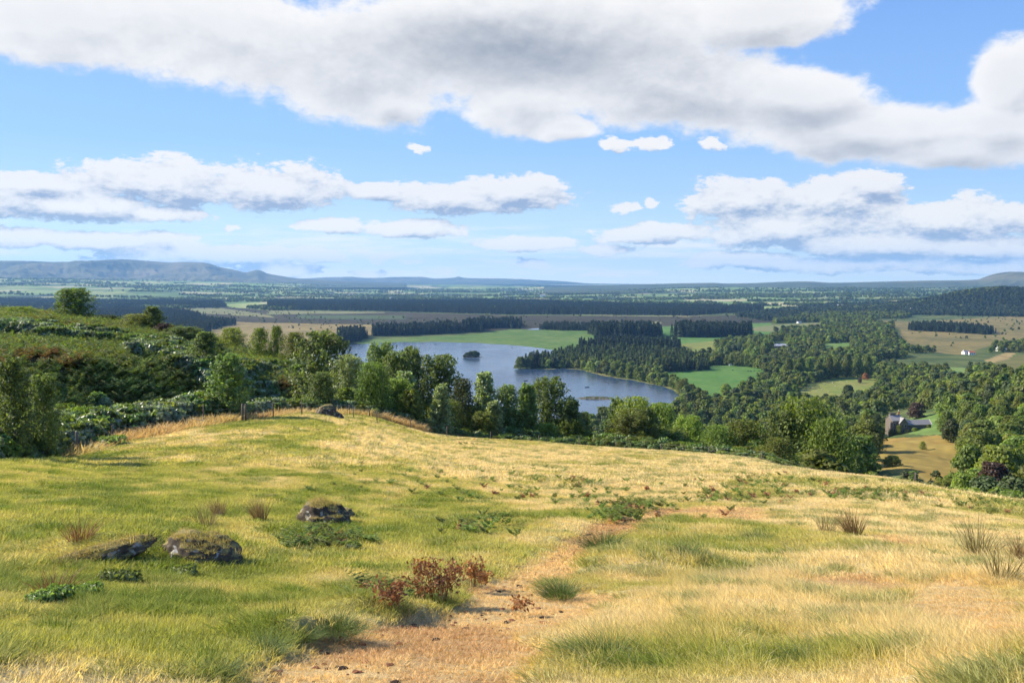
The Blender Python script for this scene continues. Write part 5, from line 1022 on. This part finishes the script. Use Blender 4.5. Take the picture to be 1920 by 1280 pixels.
def rock(name, px, py, sx, sy, sz, rot, label, seed, group=None, tilt=(0, 0), sub=5, lift=0.):
    import bmesh
    from mathutils import noise
    bm = bmesh.new(); bmesh.ops.create_icosphere(bm, subdivisions=sub, radius=1)
    for v in bm.verts:
        d = v.co.copy(); q = d * 1.3 + Vector((seed * 7.1, seed, 0)); f = 1 + .20 * noise.noise(q) + .10 * noise.noise(q * 2.3) + .07 * noise.noise(q * 5.5) + .03 * noise.noise(q * 12)
        st = .05 * abs(noise.noise(Vector((d.x * 1.2 + d.z * 2, d.y * 9 + d.z * 6, seed)))); d *= f - st; d.x *= sx; d.y *= sy; d.z *= sz; v.co = d
    me = bpy.data.meshes.new(name); bm.to_mesh(me); bm.free(); me.materials.append(MROCK); me.polygons.foreach_set('use_smooth', [True] * len(me.polygons)); p = hit(px, py); p.z += lift
    o = tag(link(name, me, None, p, (tilt[0], tilt[1], rot)), label, 'rock', group)
    if seed in (1, 2, 3):
        co = np.zeros(len(me.vertices) * 3, np.float32); me.vertices.foreach_get('co', co); co = co.reshape(-1, 3); no = np.array([v.normal[:] for v in me.vertices]); dry_ = co[(no[:, 2] + .35 * (fbm(co[:, 0] * 3, co[:, 1] * 3, .6, 2) - .5) > .72) & (no[:, 0] < .35)]
        q_ = dry_[rr.integers(0, len(dry_), 150)]; u_ = rr.random((150, 1)); col_ = (np.array([.22, .22, .05]) * u_ + np.array([.40, .29, .12]) * (1 - u_)) * (.7 + .4 * rr.random((150, 1)))
        t_ = scatter('turf_cap', q_, (rr.random(150) - .5) * 2, .55 + .6 * rr.random(150), np.where(rr.random(150) < .25, 3, rr.integers(0, 3, 150)), PC_G1, None, None, col=col_, kind=None); t_.parent = o
    return o
rock('boulder', 160, 1048, 1.1, .24, .18, .75, 'long pale streaked rock slab on the left of the mossy mound', 1, 'rocks in the meadow', (.2, -.12), lift=-.05)
rock('boulder', 378, 1044, .72, .56, .50, -.15, 'domed boulder with grey lichen patches and a dark face', 2, 'rocks in the meadow', (0, .12), lift=-.10)
rock('boulder', 608, 978, .66, .55, .56, -.2, 'back boulder with a dark hollow under its right side', 3, 'rocks in the meadow', (0, .1), lift=-.03)
rock('boulder', 645, 968, .30, .3, .24, .4, 'small dark stone touching the back boulder', 4, 'rocks in the meadow')
rock('boulder', 508, 932, .26, .16, .10, .1, 'little flat brown stone in the grass above the back boulder', 5, 'rocks in the meadow')
rock('boulder', 612, 781, .95, .6, .85, .3, 'pointed grey rock leaning beside the fence', 6, 'rocks beside the fence', (.2, -.45), sub=4, lift=.1)
rock('boulder', 628, 784, .85, .6, .62, -.2, 'lower pale rock in front of the pointed one', 7, 'rocks beside the fence', (0, .3), sub=4)
rock('boulder', 12, 851, .5, .3, .16, .2, 'low pale stone at the left edge below the shrubs', 8, 'rocks beside the fence', sub=3)

# ------------------------------------------------------------------ fence
fence = link('fence', None, None, on(430, 72)); tag(fence, 'old wire fence on leaning wooden posts along the far edge of the meadow', 'fence')
fo = fence.location.copy(); tops = []
FP = [(145, 823, 62, 1.25, .05, .07), (210, 822, 62, 1.1, 0, .05), (297, 812, 0, 1.1, 0, .05), (333, 799, 0, 1.1, 0, .05), (382, 796, 0, 1.45, 0, .045), (455, 791, 0, 1.35, 0, .10), (461, 790, 0, 1.3, 0, .09), (513, 783, 0, 1.25, .03, .055), (566, 778, 0, 1.3, 0, .05), (634, 777, 0, 1.0, 0, .06), (655, 777, 0, .95, 0, .06), (663, 785, 0, 1.2, .02, .035), (693, 783, 0, .9, 0, .06), (707, 792, 0, 1.2, 0, .045), (770, 806, 0, 1.1, 0, .045), (838, 820, 0, 1.1, 0, .045)]
for i, (px, py, r0, h, ln, rad) in enumerate(FP):
    p = hit(px, py, 40.); 
    if r0 or p.xy.length > 110: p = on(px, float(edge_r(float(ray(px, py)[0]))) + .3)
    p = p - fo; mb = MB(); mb.tube([p + Vector((0, 0, -.3)), p + Vector((-h * ln, 0, h * .6)), p + Vector((-h * ln * 1.7 + .01, .01, h))], [rad, rad * .95, rad * .85], 8); mb.build('post', MPOST, fence, True); tops.append(p + Vector((-h * ln * 1.6, 0, h)))
tops = [t for i, t in enumerate(tops) if i not in (6, 9, 10, 12)]
for px in (920, 1010, 1085, 1155, 1240, 1330, 1430, 1520, 1610, 1650, 1720, 1800):
    th_ = float(ray(px, 800)[0]); r_ = float(edge_r(th_)) + 1.2; p = on(px, r_) - fo; h = 1.25; mb = MB(); mb.tube([p + Vector((0, 0, -.3)), p + Vector((0, 0, h))], [.05, .045], 8); mb.build('post', MPOST, fence, True); tops.append(p + Vector((0, 0, h)))
for k, dz_ in enumerate((.06, .36, .66, .95)):
    mb = MB()
    for a, b in zip(tops[:-1], tops[1:]):
        a_ = a - Vector((0, 0, dz_)); b_ = b - Vector((0, 0, dz_)); mb.tube([a_, (a_ + b_) / 2 - Vector((0, 0, .03)), b_], .004, 3, False)
    mb.build('wire', MWIRE, fence)
p = hit(380, 798, 40.); mb = MB(); mb.tube([Vector((-.75, .1, .52)), Vector((-.3, .05, .44)), Vector((.1, 0, .36))], [.03, .035, .03], 6); mb.tube([Vector((.1, 0, .4)), Vector((.12, 0, -.2))], [.035, .04], 6)
tag(mb.build('broken_rail', MBIRCH, None, True, loc=p), 'pale broken rail propped on a stake in front of the fence', 'fence rail')

# ------------------------------------------------------------------ house, sheds, cottages
def gable_roof(mb, x0, x1, y0, y1, z, rise, over=.25, th=.12, axis='x'):
    """two roof slabs; the ridge runs along the axis"""
    if axis == 'x': ym = (y0 + y1) / 2; run = (y1 - y0) / 2; k = rise / run
    else: ym = (x0 + x1) / 2; run = (x1 - x0) / 2; k = rise / run
    for s in (-1, 1):
        if axis == 'x':
            e = (ym + s * (run + over)); ze = z - k * over; V = [(x0 - over, e, ze), (x1 + over, e, ze), (x1 + over, ym, z + rise), (x0 - over, ym, z + rise)]
        else:
            e = (ym + s * (run + over)); ze = z - k * over; V = [(e, y0 - over, ze), (e, y1 + over, ze), (ym, y1 + over, z + rise), (ym, y0 - over, z + rise)]
        mb.add(V + [(a, b, c + th) for a, b, c in V], [(3, 2, 1, 0), (4, 5, 6, 7), (0, 1, 5, 4), (1, 2, 6, 5), (2, 3, 7, 6), (3, 0, 4, 7)])
    return mb
def wallbox(x0, x1, y0, y1, z, rise, axis='x', base=-1.5):
    mb = MB()
    if axis == 'x': ym = (y0 + y1) / 2; S = [(x0, x1)]; prof = [(y0, base), (y1, base), (y1, z), (ym, z + rise), (y0, z)]; V = [(x0, a, b) for a, b in prof] + [(x1, a, b) for a, b in prof]
    else: xm = (x0 + x1) / 2; prof = [(x0, base), (x1, base), (x1, z), (xm, z + rise), (x0, z)]; V = [(a, y0, b) for a, b in prof] + [(a, y1, b) for a, b in prof]
    mb.add(V, [(4, 3, 2, 1, 0), (5, 6, 7, 8, 9)] + [(i, (i + 1) % 5, (i + 1) % 5 + 5, i + 5) for i in range(5)]); return mb
def window(parent, x, y, z, w, h, face='y', s=-1):
    fr = MB(); gl = MB(); t = .05
    if face == 'y':
        fr.box(x - w / 2 - .1, x + w / 2 + .1, min(y, y + s * t), max(y, y + s * t), z - .1, z + h + .1); gl.box(x - w / 2, x + w / 2, min(y + s * t, y + s * t * 1.6), max(y + s * t, y + s * t * 1.6), z, z + h)
    else:
        fr.box(min(x, x + s * t), max(x, x + s * t), y - w / 2 - .1, y + w / 2 + .1, z - .1, z + h + .1); gl.box(min(x + s * t, x + s * t * 1.6), max(x + s * t, x + s * t * 1.6), y - w / 2, y + w / 2, z, z + h)
    f = fr.build('window', MCOPE, parent); gl.build('pane', MGLASS, f)
p = hit(1690, 812, 150.); house = link('stone_house', None, None, p, (0, 0, .10)); tag(house, 'grey stone house with a gabled block and a long low wing among the trees', 'house'); hs_ = p.xy.length * .000602 / .2225 * .2225 * 1.0
u = p.xy.length / F   # metres per photograph pixel here
main = wallbox(-5.4, .2, -1.0, 6.0, 6.6, 2.4, 'x').build('wall', MSTONE, house)
wing2 = wallbox(-2.4, 1.8, -2.6, 1.4, 5.6, 2.5, 'y').build('wall', MSTONE, house)
low = wallbox(1.9, 16.2, .4, 5.6, 4.3, 1.9, 'x').build('wall', MSTONE, house)
rf = gable_roof(MB(), -5.4, .2, -1.0, 6.0, 6.6, 2.4).build('roof', MSLATE, house); gable_roof(MB(), -2.4, 1.8, -2.6, 1.4, 5.6, 2.5, axis='y').build('roof', MSLATE, house); rl = gable_roof(MB(), 1.9, 16.2, .4, 5.6, 4.3, 1.9, .3).build('roof', MSLATE, house)
mb = MB(); mb.box(-5.0, -2.1, 2.2, 2.9, 8.6, 9.9); mb.box(-5.1, -2.0, 2.1, 3.0, 9.9, 10.05); c_ = mb.build('chimney', MSTONE, rf)
mb = MB(); mb.box(-.7, -.1, 2.2, 2.8, 8.4, 10.4); mb.tube([(-.4, 2.5, 10.4), (-.4, 2.5, 11.0)], .17, 8); mb.build('chimney', MRED, rf); mb = MB(); mb.tube([(-.4, 2.5, 11.0), (-.4, 2.5, 11.5)], .2, 8); mb.build('chimney_pot', MWHITE, rf)
mb = MB(); mb.box(3.1, 4.2, 2.7, 3.3, 5.8, 6.9); mb.box(3.0, 4.3, 2.6, 3.4, 6.9, 7.05); mb.build('chimney', MCOPE, rl)
mb = MB()
for s in (-1, 1):
    a = Vector((-.3, -2.95, 8.35)); b = Vector((-.3 + s * 2.45, -2.95, 5.42)); mb.tube([a, b], .14, 4)
mb.build('gable_coping', MCOPE, house)
mb = MB(); mb.tube([Vector((16.5, .05, 4.25)), Vector((16.5, 3.0, 6.45))], .16, 4); mb.tube([Vector((1.75, .05, 4.25)), Vector((1.75, 3.0, 6.4))], .16, 4); mb.tube([Vector((1.8, .05, 4.18)), Vector((16.4, .05, 4.18))], .08, 4); mb.build('gable_coping', MCOPE, house)
for x in (3.4, 6.4, 8.6, 11.2, 14.0): window(house, x, .4, 1.2, .8, 1.3)
for x, z in ((-4.3, 4.0), (-4.3, 1.1)): window(house, x, -1.0, z, .8, 1.3)
for x, z in ((-1.2, 3.5), (.6, 3.5), (-.3, .9)): window(house, x, -2.6, z, .8, 1.35)
mb = MB(); mb.box(12.0, 12.9, .3, .395, 0, 2.0); mb.build('door', MCOPE, house)
def cottage(px, py, w, d, h, rise, label, wall=MWHITE, roof=MSLATE, rot=0., rmin=200., chim=1, name='cottage', wins=3):
    p = hit(px, py, rmin); o = link(name, None, None, p, (0, 0, rot)); tag(o, label, 'building')
    wallbox(-w / 2, w / 2, -d / 2, d / 2, h, rise).build('wall', wall, o); r_ = gable_roof(MB(), -w / 2, w / 2, -d / 2, d / 2, h, rise, .3).build('roof', roof, o)
    for c in range(chim): x = (-w / 2 + .8, w / 2 - .8)[c]; mb = MB(); mb.box(x - .4, x + .4, -.35, .35, h + rise - .4, h + rise + 1.); mb.build('chimney', wall, r_)
    for k in range(wins): window(o, -w / 2 + w * (k + .5) / wins, -d / 2, h * .35, 1.0, h * .38)
    return o
cottage(1462, 653, 30, 14, 5, 3.2, 'wide pale roofed farm shed in front of the dark wood', MSTONE, MTIN, .1, chim=0, name='farm_shed', wins=4)
cottage(1436, 655, 16, 9, 4, 2.2, 'low grey barn left of the wide farm shed', MSTONE, MSLATE, .1, chim=0, name='barn', wins=2)
cottage(1811, 664, 12, 7, 4, 2.4, 'white cottage at the left of the stubble patch', rot=.3)
cottage(1822, 665, 9, 6, 4, 2.2, 'white cottage with a red roof beside the stubble patch', MWHITE, MRED, -.2, chim=1)
cottage(1873, 658, 10, 7, 5, 2.5, 'white cottage above the stubble patch at right', rot=.5)
cottage(1882, 659, 8, 6, 4, 2.2, 'smaller white cottage right of the one above the stubble', rot=-.2)
cottage(1683, 694, 10, 8, 6.5, 3, 'white house showing between trees above the stone house', rot=.4, rmin=400.)
cottage(1693, 696, 9, 7, 4, 2.6, 'red roofed lodge beside the white house in the trees', MWHITE, MRED, .1, rmin=400.)
for i, (px, py, w, lab) in enumerate([(1577, 576, 30, 'pale farmhouse on the distant green rise'), (1713, 583, 28, 'white farm below the wooded knoll at left'), (1722, 583, 20, 'white farm building beside the knoll farm'), (1018, 556, 40, 'white farm in the distant centre fields'), (622, 553, 34, 'leftmost white house of the distant village'), (640, 555, 30, 'second white house of the distant village'), (657, 554, 34, 'third white house of the distant village'), (735, 561, 34, 'right hand white house of the distant village'), (1498, 606, 14, 'tiny pale croft on the far edge of the woods'), (948, 558, 30, 'pale farm left of the distant centre farm'), (240, 524, 60, 'pale farmhouse high on the distant left fields')]):
    cottage(px, py, w, w * .5, w * .28, w * .15, lab, rot=.3 * (i % 3), chim=0, rmin=1500., name='farmhouse', wins=2)
mb = MB(); mb.box(-3.2, 3.2, -1.2, 1.2, -.2, 2.4); mb.tube([(-3.2, 0, 2.4), (3.2, 0, 2.4)], .5, 8)
tag(mb.build('field_shelter', MWHITE, None, loc=hit(1371, 685.5, 200.)), 'small white shelter on the far edge of the bright field', 'shelter')

# ------------------------------------------------------------------ islands and boats
def island(px, py, rx, ry, h, label, seed):
    x, y, _ = onplane(px, py); mb = MB(); n = 28; V = [(0, 0, h)]; r_ = random.Random(seed)
    for k, (f, zf) in enumerate(((.45, .85), (.8, .45), (1., -.5))):
        for j in range(n):
            a = 2 * pi * j / n; q = f * (1 + .18 * sin(3 * a + seed) + .1 * r_.random()); V.append((rx * q * cos(a), ry * q * sin(a), h * zf * (1 + .3 * (r_.random() - .5) if zf > 0 else 1)))
    Fc = [(0, 1 + j, 1 + (j + 1) % n) for j in range(n)] + [(1 + k * n + j, 1 + (k + 1) * n + j, 1 + (k + 1) * n + (j + 1) % n, 1 + k * n + (j + 1) % n) for k in range(2) for j in range(n)]
    mb.add(V, Fc); return tag(mb.build('islet', MSHOREROCK, None, loc=(x, y, ZW)), label, 'islet', kind='structure')
MSHOREROCK = simple('stony shore', (.13, .11, .075), .95, .15, .8, .6, .8, .3)
island(884, 669.5, 17, 9, .9, 'small islet under a clump of trees in the lake', 2); island(1117, 746.5, 17.5, 12, 1.0, 'low bare stony islet near the right shore', 4)
for i, (px, w, h, key) in enumerate([(876, 11, 7.5, 'oak0'), (883, 12, 9.5, 'oak1'), (890, 13, 10, 'oak2'), (896, 9, 8, 'oak0'), (871, 6, 4.5, 'ash0')]):
    x, y, _ = onplane(px, 670); put_tree(key, (x, y, ZW + .3), h, w, i, ['tree second from the left on the wooded islet', 'middle tree of the wooded islet', 'tallest tree of the wooded islet', 'rightmost tree of the wooded islet', 'lowest leftmost bush tree of the wooded islet'][i], 'trees on the wooded islet', 'tree', 'dark')
x0, y0, _ = onplane(1117, 746.5); n = 420; a = rr.random(n) * 6.28; q = np.sqrt(rr.random(n)); PC_ISL = proto_coll('islet stones', [clod(MSHOREROCK, 20), clod(simple('pale shore stone', (.3, .28, .25), .9), 21), leafy_clump(60, .8, 1.4, .4, 'ash', 91)])
scatter('islet_stones', np.stack([x0 + 16.5 * q * np.cos(a), y0 + 11 * q * np.sin(a), np.full(n, ZW + .05) + .95 * (1 - q ** 2)], 1), a * 9, .35 + .5 * rr.random(n), np.where(rr.random(n) < .45, 2, rr.integers(0, 2, n)), PC_ISL, 'stones and low plants covering the bare islet', 'stones')
def boat_meshes():
    L, B, H = 5.2, 1.7, .62; st = 11; ring_ = []; V = []
    for i in range(st):
        t = i / (st - 1); x = (t - .5) * L; b = B * .5 * (1 - max(0, (t - .45) / .55) ** 2.4) * (.82 + .18 * min(1, t * 4)); zk = -.12 + .25 * max(0, (t - .7) / .3) ** 2; sh = H * (.85 + .35 * t * t)
        V += [(x, -b, sh), (x, -b * .82, .16), (x, 0, zk), (x, b * .82, .16), (x, b, sh)]
    Fc = [(i * 5 + j, (i + 1) * 5 + j, (i + 1) * 5 + j + 1, i * 5 + j + 1) for i in range(st - 1) for j in range(4)] + [(0, 1, 2, 3, 4)]
    Vi = [(a * .965, b * .93, c + (.05 if c < .3 else 0)) for a, b, c in V]; k = len(V); Fi = [tuple(q_ + k for q_ in f[::-1]) for f in Fc]
    rim = [(i * 5 + s, k + i * 5 + s, k + (i + 1) * 5 + s, (i + 1) * 5 + s) for i in range(st - 1) for s in (0, 4)]
    mb = MB(); mb.add(V + Vi, Fc + Fi + rim); hull = mb.mesh('hull', MBOAT, False); s1 = MB().box(-.18, .18, -.72, .72, .38, .43).mesh('seat', MBOATIN); mo = MB(); mo.box(-.14, .14, -.12, .12, .35, .95); mo.box(-.06, .06, -.06, .06, -.35, .35); return hull, s1, mo.mesh('outboard_motor', MBOAT)
hull, seat, motor = boat_meshes()
for i, (px, py, a, lab) in enumerate([(817, 645.5, .1, 'tiny dark boat close under the far lake shore'), (960.5, 652, 1.2, 'dark boat on the far water right of the wooded islet'), (986, 714, .5, 'dark boat above the yellow green aspen top'), (1017, 709, .2, 'dark boat just left of the tallest near birch top'), (1101, 726, .3, 'dark boat on the water above the stony islet'), (1141, 719, 1.5, 'dark boat seen end on towards the right shore')]):
    x, y, _ = onplane(px, py); b = link('rowing_boat', None, None, (x, y, ZW - .02), (0, 0, a)); tag(b, lab, 'boat', 'fishing boats on the lake'); link('hull', hull, b)
    for s in (-1.1, .5, 1.5): link('seat', seat, b, (s, 0, 0), None, (1, .9 if s < 1.4 else .6, 1))
    link('outboard_motor', motor, b, (-2.68, 0, 0))
# cattle and sheep: one skinned body each, shared mesh
def beast(name, mat, L, Hh, rad):
    import bmesh
    V = [(-.5 * L, 0, Hh), (-.15 * L, 0, Hh * .97), (.25 * L, 0, Hh), (.45 * L, 0, Hh * 1.0), (.62 * L, 0, Hh * .75), (.78 * L, 0, Hh * .45)]; E = [(0, 1), (1, 2), (2, 3), (3, 4), (4, 5)]; Rr_ = [rad * .85, rad, rad, rad * .6, rad * .38, rad * .26]
    for bx, k in ((-.45, 0), (.28, 2)):
        for s in (-1, 1):
            i = len(V); V += [(bx * L, s * rad * .62, Hh * .72), (bx * L - .04 * L, s * rad * .66, Hh * .38), (bx * L, s * rad * .66, 0.0)]; E += [(k, i), (i, i + 1), (i + 1, i + 2)]; Rr_ += [rad * .42, rad * .2, rad * .17]
    i = len(V); V += [(-.6 * L, 0, Hh * .9), (-.62 * L, 0, Hh * .45)]; E += [(0, i), (i, i + 1)]; Rr_ += [rad * .14, rad * .1]
    me = bpy.data.meshes.new(name); me.from_pydata(V, E, []); o = bpy.data.objects.new(name, me); COL.objects.link(o); o.modifiers.new('skin', 'SKIN'); o.modifiers.new('smooth', 'SUBSURF').levels = 1
    for v, r_ in zip(me.skin_vertices[0].data if me.skin_vertices else [], Rr_): v.radius = (r_, r_)
    return o
def mkbeast(name, mat, L, Hh, rad):
    o = beast(name, mat, L, Hh, rad); me = o.data
    if not me.skin_vertices:
        import bmesh
        bm = bmesh.new(); bm.from_mesh(me); bm.verts.layers.skin.verify(); bm.to_mesh(me); bm.free()
    Rr_ = [rad * .85, rad, rad, rad * .6, rad * .38, rad * .26] + [rad * .42, rad * .2, rad * .17] * 4 + [rad * .14, rad * .1]
    for v, r_ in zip(me.skin_vertices[0].data, Rr_): v.radius = (r_, r_)
    me.skin_vertices[0].data[1].use_root = True
    dg = bpy.context.evaluated_depsgraph_get(); em = bpy.data.meshes.new_from_object(o.evaluated_get(dg)); em.name = name; em.materials.clear(); em.materials.append(mat); bpy.data.objects.remove(o); return em
COWM = mkbeast('cow', MCOW, 2.0, 1.05, .42); SHM = mkbeast('sheep', MSHEEP, 1.05, .58, .30)
for i, (px, py, a, lab) in enumerate([(1374, 695, .3, 'cow grazing alone at the left of the scattered herd'), (1403, 697, 0, 'left one of two cows standing close together'), (1408, 697, .2, 'right one of two cows standing close together'), (1414, 696, 2.8, 'cow just above the lowest one of the herd'), (1420, 700, .4, 'lowest cow of the small herd'), (1423, 696.5, 1.9, 'cow between the lowest and the rightmost of the herd'), (1437, 696, .1, 'rightmost cow near the edge of the bright field')]):
    p = hit(px, py, 300.); tag(link('cow', COWM, None, p, (0, 0, a)), lab, 'cow', 'cattle on the bright green field')
for i, (px, py) in enumerate([(1520, 727), (1539, 726), (1546, 721), (1561, 718), (1531, 733), (1512, 731), (1574, 729), (1588, 716), (1553, 735), (1503, 735), (1566, 724), (1542, 731)]):
    p = hit(px, py, 300.); o = link('sheep', SHM, None, p, (0, 0, i * 1.7)); tag(o, 'pale sheep grazing on the yellow green sloping field', 'sheep', 'sheep on the sloping field')

# look-alikes told apart by their order in view
def ordinal(n):
    a = 'first second third fourth fifth sixth seventh eighth ninth tenth eleventh twelfth thirteenth fourteenth fifteenth sixteenth seventeenth eighteenth nineteenth'.split()
    if n <= 19: return a[n - 1]
    t = {2: 'twent', 3: 'thirt', 4: 'fort', 5: 'fift', 6: 'sixt'}[n // 10]; return t + 'ieth' if n % 10 == 0 else t + 'y-' + a[n % 10 - 1]
_by = {}
for o in sc.objects:
    if o.parent is None and o.get('label') and not o.get('kind'): _by.setdefault(o['label'], []).append(o)
for lb, os_ in _by.items():
    if len(os_) > 1:
        os_.sort(key=lambda o: o.location.x / max(o.location.y, 1))
        for i, o in enumerate(os_): o['label'] = lb + ', ' + ordinal(i + 1) + ' from left'

# ------------------------------------------------------------------ air: one even volume round the whole place
m, T, out = newmat('haze'); pv_ = T.n('ShaderNodeVolumePrincipled'); pv_.inputs['Color'].default_value = (.27, .55, 1.0, 1); pv_.inputs['Density'].default_value = 4.0e-5; pv_.inputs['Anisotropy'].default_value = .15; T.l(pv_.outputs[0], out.inputs['Volume'])
m.cycles.homogeneous_volume = True
hz = MB().box(-26500, 26500, -26500, 26500, -140, 640).build('haze', m); tag(hz, 'thin blue summer haze filling the whole valley', 'haze', kind='stuff')
